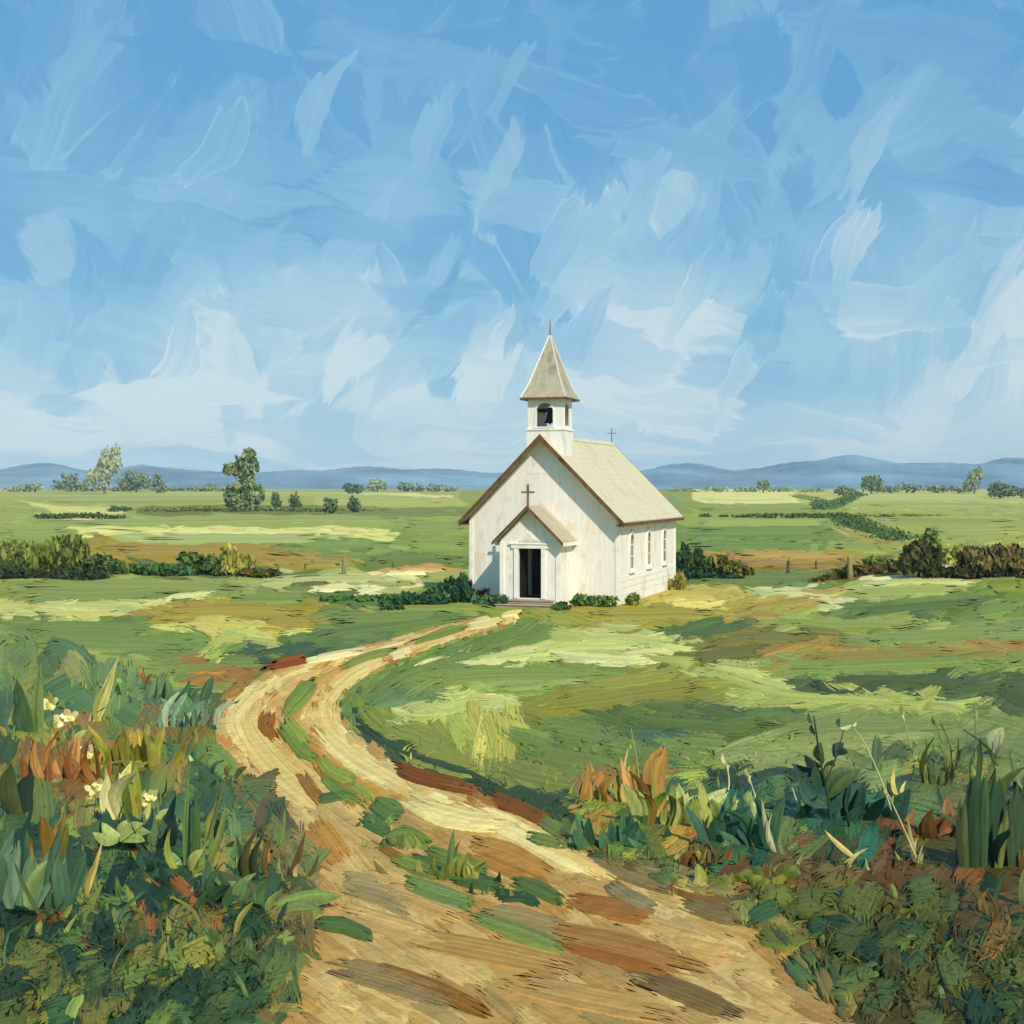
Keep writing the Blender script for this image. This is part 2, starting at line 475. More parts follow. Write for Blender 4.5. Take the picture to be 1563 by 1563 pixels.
# samples along every swathe
sx_, sy_, sa_, sw_, sc_ = [], [], [], [], []
for col, w, p in SW:
    seg = np.diff(p, axis=0)
    for (x0, y0), (ddx, ddy) in zip(p[:-1], seg):
        n = max(2, int(np.hypot(ddx, ddy) / 10))
        for t in (np.arange(n) + 0.5) / n:
            sx_.append(x0 + t * ddx); sy_.append(y0 + t * ddy)
            sa_.append(math.atan2(ddy, ddx)); sw_.append(w); sc_.append(col)
sx_, sy_, sa_, sw_, sc_ = map(np.array, (sx_, sy_, sa_, sw_, sc_))


def survey(px, py, jitter=0.0):
    """(colour, direction) of the swathe nearest to each picture point"""
    px = np.atleast_1d(px).astype(float)
    py = np.atleast_1d(py).astype(float)
    px = np.abs(px)
    px = np.where(px > 1563, 3126 - px, px)
    px = np.clip(px, 0, 1563)
    py = np.clip(py, 748, 1560)
    idx = np.empty(len(px), int)
    for i in range(0, len(px), 4000):
        a = px[i:i + 4000, None] - sx_[None]
        b = py[i:i + 4000, None] - sy_[None]
        dist = np.sqrt((a * 0.42) ** 2 + b ** 2) - sw_[None] * 0.5
        if jitter:
            dist = dist + R.normal(0, jitter, dist.shape) * np.clip((py[i:i + 4000, None] - 744) / 120, 0.05, 1.5)
        idx[i:i + 4000] = dist.argmin(1)
    return sc_[idx], sa_[idx]


def to_px(x, y, z):
    return 781.5 + F * x / y, HOR + F * (H - z) / y


# ------------------------------------------------------------------ meadow: one sheet to the horizon
rows = np.concatenate([np.array([-60, -40, -25, -14, -7, -3, 0, 1.5, 3, 4.2, 5.2]), np.geomspace(6.0, 120, 330), np.geomspace(121, 900, 190), np.geomspace(920, 2600, 30)])
cols = np.concatenate([np.linspace(-1.6, -0.45, 20)[:-1], np.linspace(-0.45, 0.45, 430), np.linspace(0.45, 1.6, 20)[1:]])
yy, ss = np.meshgrid(rows, cols, indexing='ij')
xx = ss * np.maximum(yy, 14 + 0.25 * np.maximum(-yy, 0) * 4)
zz = zt(xx, yy)
py_s = np.maximum(yy, 5.0)
gpx, gpy = to_px(xx, py_s, zt(xx, py_s))
wn = np.sin(gpx * 0.11 + gpy * 0.05) * 3 + np.sin(gpx * 0.037 + 1.3) * 5
wn = wn * np.clip((gpy - 744) / 180, 0.04, 1.4)
gc, _ = survey(gpx.ravel(), (gpy + wn).ravel())
q = QM()
q.add(np.stack([xx, yy, zz], -1), grid_faces(*xx.shape), gc * ALB)
meadow = q.build('meadow', M_GROUND)
tag(meadow, 'rolling green meadow and far fields in patches of green, straw and ochre', 'meadow', kind='structure')

# ------------------------------------------------------------------ hills along the horizon
ridge_pts = np.array([(-900, 722), (-400, 712), (-150, 716), (0, 716), (40, 711), (75, 708), (100, 711), (120, 715), (150, 722), (185, 717), (215, 709), (240, 711), (290, 719), (340, 721),
                      (400, 722), (470, 718), (560, 714), (640, 716), (690, 718), (730, 720), (800, 724), (900, 726), (985, 718), (1010, 710), (1060, 709), (1110, 717),
                      (1160, 716), (1210, 707), (1265, 699), (1300, 697), (1340, 703), (1420, 709), (1490, 708), (1530, 700), (1580, 704), (1650, 712), (1900, 700), (2500, 716)], float)
hx = np.linspace(-900, 2500, 900)
hy = np.interp(hx, ridge_pts[:, 0], ridge_pts[:, 1])
ker = np.hanning(13); ker /= ker.sum()
hy = np.convolve(np.pad(hy, 6, mode='edge'), ker, mode='valid')
hy = hy + np.sin(hx * 0.31) * 0.35 + np.sin(hx * 0.83 + 1) * 0.25
q = QM()
D0, D1 = 1500., 2250.
hr = np.linspace(0, 1, 14)
prof = np.sin(np.clip(hr * 1.18, 0, 1) * math.pi / 2) ** 0.85
Dm = D0 + (D1 - D0) * hr
crest = (HOR - hy) * (D0 + (D1 - D0) * 0.85) / F + H
X = ((hx - 781.5) / F)[None] * Dm[:, None]
Z = 1.0 + (crest - 1.0)[None] * prof[:, None] * (1 + 0.05 * np.sin(hx * 0.05 + hr[:, None] * 7))
Z[-1] = 0.0
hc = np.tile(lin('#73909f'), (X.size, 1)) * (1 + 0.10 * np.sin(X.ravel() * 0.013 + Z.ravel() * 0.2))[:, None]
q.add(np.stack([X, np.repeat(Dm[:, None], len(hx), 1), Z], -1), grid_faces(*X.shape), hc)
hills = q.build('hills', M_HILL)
tag(hills, 'low blue wooded hills along the horizon', 'hills', kind='structure')

# ------------------------------------------------------------------ haze: one even box of air around everything
bm = bmesh.new()
bmesh.ops.create_cube(bm, size=1.0)
me = bpy.data.meshes.new('haze')
bm.to_mesh(me); bm.free()
hz = bpy.data.objects.new('haze', me)
C.objects.link(hz)
hz.scale = (9000, 2900, 66)
hz.location = (0, 1250, 66 / 2 - 3.0)
mh = bpy.data.materials.new('haze_air')
mh.use_nodes = True
mh.node_tree.nodes.clear()
ht = NT(mh.node_tree)
pv = ht.n('ShaderNodeVolumePrincipled')
pv.inputs['Color'].default_value = (0.55, 0.78, 1.0, 1)
pv.inputs['Density'].default_value = 0.00019
pv.inputs['Anisotropy'].default_value = -0.3
ho = ht.n('ShaderNodeOutputMaterial')
mh.node_tree.links.new(pv.outputs[0], ho.inputs['Volume'])
me.materials.append(mh)
tag(hz, 'pale blue haze over the far fields and hills', 'haze', kind='stuff')


# ------------------------------------------------------------------ laid grass: swathes of combed blades lying on the ground
def stroke(Q, path, width, col, lift, bpx=1.6, nseg=7, jit=0.10, ragged=0.25, relief=0.9):
    """a swathe along a sketch polyline: parallel combed ridges, each its own tone, resting on the ground"""
    path = np.asarray(path, float)
    seg = np.hypot(*np.diff(path, axis=0).T)
    cum = np.concatenate([[0], np.cumsum(seg)])
    L = cum[-1]
    nb = int(np.clip(width / bpx, 3, 16))
    off = (np.arange(nb) + 0.5) / nb - 0.5
    t0 = R.uniform(0, ragged, nb) * 0.5
    t1 = 1 - R.uniform(0, ragged, nb) * 0.5
    tt = t0[:, None] + (t1 - t0)[:, None] * np.linspace(0, 1, nseg)[None]      # nb, nseg
    # belly: a swathe is fuller in its middle
    px = np.interp(tt * L, cum, path[:, 0])
    py = np.interp(tt * L, cum, path[:, 1])
    e = 2.0
    tx = np.interp(np.minimum(tt * L + e, L), cum, path[:, 0]) - np.interp(np.maximum(tt * L - e, 0), cum, path[:, 0])
    ty = np.interp(np.minimum(tt * L + e, L), cum, path[:, 1]) - np.interp(np.maximum(tt * L - e, 0), cum, path[:, 1])
    ln = np.hypot(tx, ty) + 1e-6
    nx, ny = -ty / ln, tx / ln
    wprof = 0.55 + 0.45 * np.sin(np.clip(tt, 0, 1) * math.pi) ** 0.6
    bw = width / nb * 0.62
    taper = np.minimum(1, np.minimum(np.linspace(0, 1, nseg), 1 - np.linspace(0, 1, nseg)) * 6 + 0.15)[None]
    out = []
    for k, (o, h) in enumerate(((-1, 0.0), (0, 1.0), (1, 0.0))):
        d = off[:, None] * width * wprof + o * bw * taper
        qx = px + nx * d
        qy = np.maximum(py + ny * d, 749.5)
        g = ground(qx.ravel(), qy.ravel())
        sc = g[:, 1] / F
        hh = (lift + h * bw * relief * np.repeat(R.uniform(0.5, 1.1, nb), nseg) * np.tile(taper[0], nb)) * sc * np.clip((qy.ravel() - 744) / 130, 0.12, 1)
        hh = hh.reshape(nb, nseg)
        if o == -1: hh[0] = -0.4 * sc.reshape(nb, nseg)[0]
        if o == 1: hh[-1] = -0.4 * sc.reshape(nb, nseg)[-1]
        hh[:, 0] = -0.3 * sc.reshape(nb, nseg)[:, 0]
        hh[:, -1] = -0.3 * sc.reshape(nb, nseg)[:, -1]
        g = g.copy()
        g[:, 2] += hh.ravel()
        out.append(g.reshape(nb, nseg, 3))
    v = np.stack(out, 2)                    # nb, nseg, 3, 3
    base = (np.arange(nb)[:, None] * nseg + np.arange(nseg - 1)[None]) * 3
    f = []
    for k in (0, 1):
        f.append(np.stack([base + k, base + k + 1, base + 3 + k + 1, base + 3 + k], -1).reshape(-1, 4))
    tone = np.exp(R.normal(0, jit, (nb, 1)) + R.normal(0, jit * 0.25, (nb, 3)))
    c = np.repeat(np.clip(col[None] * ALB * tone, 0, 0.85), nseg * 3, axis=0)
    Q.add(v.reshape(-1, 3), np.concatenate(f), c)


# the farm track: its edges and the grassy middle in the survey sketch
TL = np.array([(772, 940), (700, 955), (640, 970), (560, 992), (480, 1010), (410, 1032), (355, 1062), (322, 1095), (322, 1120), (345, 1160), (378, 1205), (420, 1255), (440, 1300), (455, 1350), (450, 1412), (430, 1490), (400, 1563), (340, 1720), (240, 1950)], float)
TR = np.array([(812, 940), (770, 956), (705, 975), (640, 998), (585, 1020), (545, 1045), (522, 1075), (530, 1105), (560, 1135), (610, 1170), (690, 1205), (790, 1240), (880, 1275), (980, 1320), (1120, 1375), (1230, 1450), (1330, 1563), (1480, 1720), (1680, 1950)], float)


def along(P, n):
    c = np.concatenate([[0], np.cumsum(np.hypot(*np.diff(P, axis=0).T))])
    t = np.linspace(0, c[-1], n)
    return np.stack([np.interp(t, c, P[:, 0]), np.interp(t, c, P[:, 1])], -1)


def resm(P, n):
    p = along(P, n)
    k = np.hanning(11); k /= k.sum()
    for j in (0, 1):
        p[:, j] = np.convolve(np.pad(p[:, j], 5, mode='reflect', reflect_type='odd'), k, mode='valid')
    return p


# match edges by a common parameter: vertex index of the sketch
def by_index(P, n):
    t = np.linspace(0, len(P) - 1, n)
    i = np.arange(len(P))
    p = np.stack([np.interp(t, i, P[:, 0]), np.interp(t, i, P[:, 1])], -1)
    k = np.hanning(25); k /= k.sum()
    for j in (0, 1):
        p[:, j] = np.convolve(np.pad(p[:, j], 12, mode='reflect', reflect_type='odd'), k, mode='valid')
    return p


NT_, NA_ = 420, 70
el, er = by_index(TL, NT_), by_index(TR, NT_)
ac = np.linspace(0, 1, NA_)
tp = el[:, None] * (1 - ac[None, :, None]) + er[:, None] * ac[None, :, None]
TRACKPOLY = np.concatenate([el, er[::-1]])


def inside(px, py, poly):
    r = np.zeros(np.shape(px), bool)
    j = len(poly) - 1
    for i in range(len(poly)):
        xi, yi = poly[i]; xj, yj = poly[j]
        r ^= ((yi > py) != (yj > py)) & (px < (xj - xi) * (py - yi) / (yj - yi + 1e-12) + xi)
        j = i
    return r


CH_TH = 0.328
CH_C = np.array([1.278, 57.787])


def in_church(x, y, m=0.0):
    dx_, dy_ = x - CH_C[0], y - CH_C[1]
    a = dx_ * math.cos(CH_TH) - dy_ * math.sin(CH_TH)
    b = dx_ * math.sin(CH_TH) + dy_ * math.cos(CH_TH)
    return ((np.abs(a) < 3.2 + m) & (b > -m) & (b < 10.7 + m)) | ((np.abs(a) < 1.3 + m) & (b > -2.7 - m) & (b <= 0))


def track_col(t, a, px, py):
    """dirt colours across the track: pale ruts, tan verge, rust edges, greyer and redder low down"""
    near = np.clip((py - 1150) / 230, 0, 1)[..., None]
    pale = lin('#ead5aa') * (1 - near) + lin('#dcc39c') * near
    tan = lin('#cfb084') * (1 - near) + lin('#bd9a6e') * near
    rust = lin('#a5713f') * (1 - near) + lin('#946842') * near
    w1 = np.exp(-((a - 0.20) / 0.13) ** 2)[..., None]
    w2 = np.exp(-((a - 0.80) / 0.12) ** 2)[..., None]
    ed = np.clip(1 - np.minimum(a, 1 - a) / 0.09, 0, 1)[..., None]
    c = tan * (1 - np.maximum(w1, w2) * 0.8) + pale * np.maximum(w1, w2) * 0.8
    return c * (1 - ed * 0.6) + rust * ed * 0.6


q = QM()
jx = np.sin(np.arange(NT_) * 0.7) * 0.012 + R.normal(0, 0.010, NT_)
jr = np.sin(np.arange(NT_) * 0.53 + 2) * 0.012 + R.normal(0, 0.010, NT_)
ew = (np.abs(ac - 0.5) * 2) ** 8
aa = ac[None] + np.where(ac < 0.5, jx[:, None], jr[:, None]) * ew[None] * 1.6
tp = el[:, None] * (1 - aa[..., None]) + er[:, None] * aa[..., None]
g = ground(tp[..., 0].ravel(), tp[..., 1].ravel()).reshape(NT_, NA_, 3)
crown_ = 0.010 - 0.004 * np.cos(ac * 6 * math.pi)
crown_[0] = crown_[-1] = -0.03
g[..., 2] += crown_[None]
tc_ = track_col(np.linspace(0, 1, NT_)[:, None], np.repeat(ac[None], NT_, 0), tp[..., 0], tp[..., 1])
q.add(g, grid_faces(NT_, NA_), tc_.reshape(-1, 3) * ALB)

# combed dirt: long wheel-worn streaks along the ruts (part of the track's own surface)
TRK = [
    ('#f0e0ba', 0.10, 0.30, 0.10, 0.26), ('#e9d3a6', 0.07, 0.22, 0.22, 0.40), ('#efdfb8', 0.20, 0.16, 0.30, 0.50), ('#e6cfa2', 0.28, 0.20, 0.33, 0.60),
    ('#ecd8ac', 0.12, 0.80, 0.05, 0.30), ('#e9d4a6', 0.16, 0.85, 0.20, 0.45), ('#eedcb4', 0.2, 0.78, 0.36, 0.56), ('#efe0bb', 0.14, 0.78, 0.58, 0.74),
    ('#f3e7c8', 0.10, 0.86, 0.62, 0.74), ('#d9bd8c', 0.14, 0.30, 0.42, 0.66), ('#cfa46a', 0.12, 0.62, 0.20, 0.44), ('#c99a5c', 0.16, 0.66, 0.44, 0.62),
]
for h_, w_, a0, t0_, t1_ in TRK:
    for rep in range(3):
        a1 = np.clip(a0 + R.normal(0, 0.05), 0.06, 0.94)
        n_ = 14
        ti = (np.linspace(t0_, t1_, n_) + R.normal(0, 0.01)) * (NT_ - 1)
        i0 = np.clip(ti.astype(int), 0, NT_ - 1)
        pth = el[i0] * (1 - a1) + er[i0] * a1
        wid = np.hypot(*(er[i0[n_ // 2]] - el[i0[n_ // 2]])) * w_ * 0.55
        stroke(q, pth, max(wid, 3), lin(h_), 3.6 + rep * 0.6, 2.2, 12, 0.10, 0.4, 0.8)
for k in range(1100):
    t = R.uniform(0.02, 0.90)
    a = R.uniform(0.02, 0.98)
    if 0.40 < a < 0.56 and t < 0.62 and R.uniform() < 0.7:
        continue
    i0 = np.clip((np.linspace(t, t + R.uniform(0.02, 0.05), 6) * (NT_ - 1)).astype(int), 0, NT_ - 1)
    if len(set(i0.tolist())) < 4:
        continue
    da = R.normal(0, 0.015)
    av = np.clip(a + da * np.linspace(-1, 1, 6), 0.03, 0.97)[:, None]
    pth = el[i0] * (1 - av) + er[i0] * av
    col = track_col(np.array([t]), np.array([a]), pth[2:3, 0], pth[2:3, 1])[0]
    r = R.uniform()
    y_ = pth[2, 1]
    if y_ > 1230:
        sg = np.linspace(-0.5, 0.5, 6) * R.uniform(60, 150)
        aa_ = R.normal(0.50, 0.16) - 0.25 * a
        pth = pth[2] + np.stack([np.cos(aa_) * sg, np.sin(aa_) * sg + 6 * np.sin(sg / 30)], -1)
        if not inside(pth[[0, 5], 0], pth[[0, 5], 1], TRACKPOLY).all():
            continue
        col = col * 0.55 + 0.45 * lin(['#b8936a', '#a88258', '#d3b88f', '#8c8068', '#b98a58', '#94643c', '#dcc8a6'][R.integers(7)])
    elif r < 0.2:
        col = lin(['#b88750', '#c49a63', '#f0dfba', '#a8764a'][R.integers(4)])
    wid = np.clip((y_ - 744) / 22, 3, 26) * R.uniform(0.6, 1.2)
    stroke(q, pth, wid, col, R.uniform(3.0, 4.6), 2.2, 7, 0.09, 0.4, 0.8)
for h_, w_, *p_ in [
        ('#bd9058', 26, 470, 1250, 500, 1290, 530, 1325), ('#b58650', 24, 450, 1270, 490, 1310, 515, 1330), ('#efdfb8', 22, 600, 1208, 650, 1240, 720, 1258, 800, 1262),
        ('#f1e4c2', 14, 610, 1225, 670, 1252, 740, 1265), ('#7e4d28', 16, 580, 1165, 640, 1188, 720, 1205, 745, 1215), ('#8f5f35', 10, 660, 1195, 740, 1208),
        ('#b58a58', 18, 710, 1285, 790, 1310, 860, 1350), ('#ad8050', 16, 700, 1300, 780, 1335, 850, 1362), ('#dcc193', 10, 780, 1275, 870, 1310, 960, 1355),
        ('#9c8f78', 20, 515, 1355, 580, 1370, 640, 1400), ('#a89a80', 16, 510, 1345, 590, 1362), ('#8d8470', 20, 915, 1345, 960, 1375, 1010, 1395),
        ('#9c6e46', 16, 850, 1375, 940, 1390, 1010, 1405), ('#8a8069', 18, 950, 1320, 1040, 1340, 1100, 1365), ('#7d5a34', 12, 860, 1275, 930, 1300, 1020, 1320),
        ('#c2a27a', 22, 560, 1360, 640, 1380, 720, 1410), ('#c4a67e', 24, 500, 1390, 600, 1420, 700, 1450), ('#b08e64', 26, 600, 1430, 760, 1460, 900, 1490),
        ('#a37c54', 26, 800, 1420, 950, 1450, 1100, 1490), ('#8f8068', 26, 480, 1470, 600, 1500, 720, 1540), ('#bb9870', 26, 760, 1500, 900, 1530, 1050, 1560),
        ('#7e5230', 15, 740, 1215, 800, 1240, 860, 1268), ('#8f6238', 13, 860, 1280, 930, 1310, 1000, 1338), ('#8a5a34', 13, 1000, 1345, 1060, 1372, 1120, 1400),
        ('#857560', 20, 880, 1305, 960, 1335, 1040, 1365), ('#7a6c58', 18, 1030, 1375, 1090, 1395, 1150, 1412), ('#9a8a70', 15, 720, 1385, 800, 1402, 880, 1425),
        ('#a5794a', 15, 480, 1150, 520, 1200, 560, 1245), ('#9c7048', 13, 455, 1180, 480, 1215, 500, 1240), ('#8c6a44', 12, 560, 1285, 620, 1320, 660, 1345),
        ('#96643a', 16, 830, 1440, 930, 1470, 1040, 1500), ('#7d6a50', 20, 950, 1480, 1060, 1520, 1160, 1560), ('#8a6238', 18, 560, 1480, 660, 1515, 760, 1560),
        ('#8a4a24', 7, 395, 1026, 440, 1018, 480, 1010), ('#94562c', 6, 410, 1020, 470, 1008), ('#9c6538', 14, 410, 1085, 400, 1115, 420, 1140),
        ('#f3e9cf', 8, 455, 1016, 520, 1004, 570, 996), ('#f2e6c8', 9, 590, 1008, 625, 998), ('#f0e2c0', 7, 700, 962, 735, 956, 770, 948), ('#ecd9b0', 6, 760, 945, 800, 940)]:
    for rep in range(2):
        stroke(q, np.array(p_, float).reshape(-1, 2) + R.normal(0, 3.0, 2), w_ * 1.35, lin(h_), 5.4 + rep, 2.2, 10, 0.10, 0.45, 0.8)
track = q.build('dirt_track', M_DIRT)
tag(track, 'pale two rut dirt track curving up to the church', 'track', kind='structure')

# laid grass everywhere else
QG = QM()
n_small = 7200
rows_ = []
for k in range(n_small):
    # more of them low in the picture where each one shows
    py = 752 + 808 * R.uniform() ** 1.15
    px = R.uniform(-330, 1900)
    rows_.append((px, py))
rows_ = np.array(rows_)
keep = ~inside(rows_[:, 0], rows_[:, 1], TRACKPOLY)
g0 = ground(rows_[:, 0], rows_[:, 1])
keep &= ~in_church(g0[:, 0], g0[:, 1], 0.4)
rows_ = rows_[keep]
cc, an = survey(rows_[:, 0], rows_[:, 1], 5.0)
order = np.argsort(rows_[:, 1])
for i in order:
    px, py = rows_[i]
    near = np.clip((py - 752) / 400, 0, 1)
    L = (16 + 90 * near ** 0.8) * R.uniform(0.6, 1.5)
    w = (1.6 + 17 * near ** 0.9) * R.uniform(0.6, 1.3)
    a = an[i] + R.normal(0, 0.05 + 0.22 * near)
    bend = R.normal(0, 0.18 * near + 0.02)
    s = np.linspace(-0.5, 0.5, 6) * L
    pth = np.stack([px + np.cos(a) * s - np.sin(a) * bend * (s * s / L * 2), py + np.sin(a) * s + np.cos(a) * bend * (s * s / L * 2)], -1)
    pth[:, 1] = np.maximum(pth[:, 1], 750)
    if inside(pth[[0, 5], 0], pth[[0, 5], 1], TRACKPOLY).any():
        continue
    gg = ground(pth[:, 0], pth[:, 1])
    if in_church(gg[:, 0], gg[:, 1], 0.1).any():
        continue
    col = cc[i] * np.exp(R.normal(0, 0.10) + R.normal(0, 0.035, 3))
    stroke(QG, pth, w, col, R.uniform(0.3, 2.2), 1.7, 6, 0.11, 0.5)
for col, w, p in SW:
    if p[:, 1].max() > 1240 and p[:, 0].min() < 460:
        continue
    P = along(p, 10) if len(p) > 2 else p
    for rep in range(2):
        pj = P + R.normal(0, 1.0, P.shape) * np.clip((P[:, 1:] - 744) / 150, 0.1, 1.5)
        pj[:, 1] = np.maximum(pj[:, 1] + (rep - 0.5) * w * 0.3, 750)
        stroke(QG, pj, w * 0.75, col * np.exp(R.normal(0, 0.04)), 2.2 + rep * 0.8, 1.7, 12, 0.09, 0.4)
# the grassy middle of the track and its ragged verges
for h_, w_, *p_ in [
        ('#7f9448', 6, 720, 962, 670, 975, 620, 990), ('#8a9a50', 8, 620, 992, 560, 1008, 510, 1028), ('#6f8a42', 12, 490, 1035, 460, 1062, 432, 1095),
        ('#879a45', 14, 480, 1040, 450, 1075, 428, 1105), ('#8da049', 14, 430, 1098, 455, 1125, 478, 1150), ('#7a9040', 12, 425, 1105, 460, 1145, 490, 1175),
        ('#94a34a', 14, 480, 1150, 505, 1185, 545, 1205), ('#6f8c45', 12, 485, 1180, 520, 1215, 560, 1225), ('#99a34c', 10, 530, 1200, 560, 1218, 570, 1235),
        ('#5f8048', 16, 560, 1228, 600, 1240, 620, 1250), ('#4f7040', 14, 545, 1250, 580, 1268, 600, 1280), ('#6f8440', 16, 575, 1290, 620, 1285, 670, 1300),
        ('#57703c', 14, 610, 1310, 680, 1340, 740, 1345), ('#46633c', 12, 680, 1345, 740, 1355, 780, 1360), ('#2f5240', 10, 745, 1368, 800, 1378, 830, 1390),
        ('#6f8a58', 18, 600, 1345, 660, 1368, 740, 1395), ('#68803f', 16, 640, 1300, 700, 1325, 760, 1340), ('#7d8a48', 14, 590, 1312, 640, 1335, 690, 1350), ('#56703c', 14, 770, 1345, 820, 1362, 870, 1385),
        ('#6a7a48', 18, 400, 1385, 450, 1388, 505, 1380), ('#4f6a3c', 14, 470, 1410, 520, 1420, 580, 1445), ('#4d6a40', 10, 480, 1232, 520, 1225, 545, 1222), ('#7d8f55', 14, 700, 1395, 800, 1430, 880, 1460)]:
    pth = np.array(p_, float).reshape(-1, 2)
    for rep in range(2):
        stroke(QG, pth + R.normal(0, 3, pth.shape), w_ * 1.5, lin(h_), 6.4 + rep, 1.8, 9, 0.13, 0.4)
for side, P, sgn in ((0, el, -1), (1, er, 1)):
    for k in range(150):
        i0 = R.integers(6, NT_ - 12)
        p0 = P[i0]
        if p0[1] < 950: continue
        s_ = np.clip((p0[1] - 744) / 300, 0.25, 1.6)
        dirv = P[i0 + 5] - P[i0 - 5]; dirv = dirv / np.hypot(*dirv)
        nrm = (er[i0] - el[i0]); nrm = nrm / np.hypot(*nrm) * sgn
        c_, _a = survey(p0[0] + nrm[0] * 22 * s_, p0[1] + nrm[1] * 14 * s_, 4.0)
        st = p0 + nrm * R.uniform(-5, 8) * s_
        L = R.uniform(18, 46) * s_
        en = st + dirv * L + nrm * R.normal(2, 5) * s_
        stroke(QG, np.array([st, (st + en) / 2 + nrm * 2, en]), 9 * s_, c_[0] * np.exp(R.normal(0, 0.12)), 3.5, 1.8, 6, 0.13, 0.5)
# short upright blades through the nearer sward
nb_ = 7000
bx_ = R.uniform(-60, 1623, nb_)
by_ = 1130 + 433 * R.uniform(size=nb_) ** 0.9
ok = ~inside(bx_, by_, TRACKPOLY)
bg_ = ground(bx_, by_)
ok &= ~in_church(bg_[:, 0], bg_[:, 1], 0.1)
bx_, by_, bg_ = bx_[ok], by_[ok], bg_[ok]
bc_, ba_ = survey(bx_, by_, 5.0)
nb_ = len(bx_)
hgt = R.uniform(0.04, 0.13, nb_) * np.clip(1.2 - bg_[:, 1] / 90, 0.5, 1.2)
wid = R.uniform(0.006, 0.016, nb_) * (0.7 + bg_[:, 1] / 30)
yaw = R.uniform(0, math.pi, nb_)
lean = R.normal(0, 1.1, (nb_, 2)) + np.array([0.25, 0])
r_ = np.stack([np.cos(yaw), np.sin(yaw), np.zeros(nb_)], -1) * wid[:, None]
up = np.stack([lean[:, 0] * hgt, lean[:, 1] * hgt, hgt], -1)
mid_ = bg_ + up * np.array([0.35, 0.35, 0.62])
v = np.stack([bg_ - r_, bg_ + r_, mid_ - r_ * 0.8, mid_ + r_ * 0.8, bg_ + up - r_ * 0.15, bg_ + up + r_ * 0.15], 1)
i6 = np.arange(nb_)[:, None] * 6
f = np.concatenate([i6 + np.array([[0, 1, 3, 2]]), i6 + np.array([[2, 3, 5, 4]])])
QG.add(v, f, np.repeat(np.clip(bc_ * ALB * np.exp(R.normal(0, 0.25, (nb_, 1)) + R.normal(0, 0.06, (nb_, 3))), 0, 0.8), 6, 0))
gr = QG.build('grass', M_SWARD)
tag(gr, 'wind combed meadow grass lying in green, straw and ochre swathes', 'grass', kind='stuff')


# ------------------------------------------------------------------ church materials and helpers
def mat_paint(name, c1, c2, c3, rough=0.75, stretch=(6, 6, 0.7), scale=1.6, bump=0.25, patch=None):
    """old brushed paint or board: streaks of three close tones, with relief"""
    m = bpy.data.materials.new(name)
    m.use_nodes = True
    t = NT(m.node_tree)
    b = m.node_tree.nodes['Principled BSDF']
    tc = t.n('ShaderNodeTexCoord').outputs['Object']
    w = t.noise(tc, 0.9, 2.0, 0.5)[1]
    v = t.vm('ADD', tc, t.vm('SCALE', t.vm('SUBTRACT', w, (0.5, 0.5, 0.5)), s=0.35))
    n1 = t.noise(t.vm('MULTIPLY', v, stretch), scale, 4.0, 0.6)[0]
    n2 = t.noise(t.vm('MULTIPLY', v, patch or stretch), scale * (0.8 if patch else 0.35), 3.0, 0.55)[0]
    n3 = t.noise(t.vm('MULTIPLY', tc, tuple(s * 4 for s in stretch)), scale * 2, 3.0, 0.6)[0]
    col = t.mix(t.step(n1, 0.35, 0.65), lin(c1), lin(c2))
    col = t.mix(t.step(n2, 0.52, 0.68), col, lin(c3))
    f = t.step(n3, 0.2, 0.8, 0.93, 1.05)
    col = t.vm('MULTIPLY', col, t.com(f, f, f))
    t.put(b.inputs['Base Color'], col)
    b.inputs['Roughness'].default_value = rough
    b.inputs['Specular IOR Level'].default_value = 0.2
    bn = t.n('ShaderNodeBump')
    bn.inputs['Strength'].default_value = bump
    bn.inputs['Distance'].default_value = 0.03
    t.put(bn.inputs['Height'], t.m('ADD', n1, t.m('MULTIPLY', n3, 0.5)))
    t.put(b.inputs['Normal'], bn.outputs[0])
    return m


M_WALL = mat_paint('white_wall_paint', '#eae5da', '#f3efe5', '#e8d9c0', bump=0.5, patch=(1.5, 1.5, 0.7))
M_PORCH = mat_paint('white_porch_paint', '#ece9e0', '#f3f0e8', '#dedacd', bump=0.5, patch=(2.2, 2.2, 1.0))
M_TRIMW = mat_paint('white_trim_paint', '#efebe0', '#f4f1e8', '#e4dcc8', stretch=(3, 3, 3))
M_ROOF = mat_paint('cream_shingles', '#cdc3a2', '#d8cfb0', '#bfb391', stretch=(1.2, 7, 1.2), scale=1.8, bump=0.5)
M_SPIRE = mat_paint('spire_shingles', '#aaa28a', '#b8b096', '#968e78', stretch=(3.2, 3.2, 2.2), scale=2.0, bump=0.5)
M_BARGE = mat_paint('brown_board', '#64492f', '#7a5c3d', '#4b3826', stretch=(3, 3, 3), bump=0.4)
M_PROOF = mat_paint('porch_roof_boards', '#b3a88c', '#c0b69b', '#a0957a', stretch=(1.2, 7, 1.2), scale=1.8, bump=0.5)
M_DARK = mat_paint('dark_interior', '#16170f', '#1f1d14', '#0f100c', rough=0.9)
M_BELL = mat_paint('bell_bronze', '#20211a', '#2c2a20', '#17170f', rough=0.5, stretch=(2, 2, 2))
M_IRON = mat_paint('weathered_iron', '#7a7465', '#8b8371', '#5f5849', stretch=(3, 3, 3))
M_WOODX = mat_paint('grey_cross_wood', '#6f685a', '#7d7565', '#5a5347', stretch=(5, 5, 1))
M_STEP = mat_paint('worn_step_boards', '#a3917a', '#b5a48c', '#7d6d58', stretch=(0.8, 5, 5))
M_GLASS = bpy.data.materials.new('window_glass')
M_GLASS.use_nodes = True
b_ = M_GLASS.node_tree.nodes['Principled BSDF']
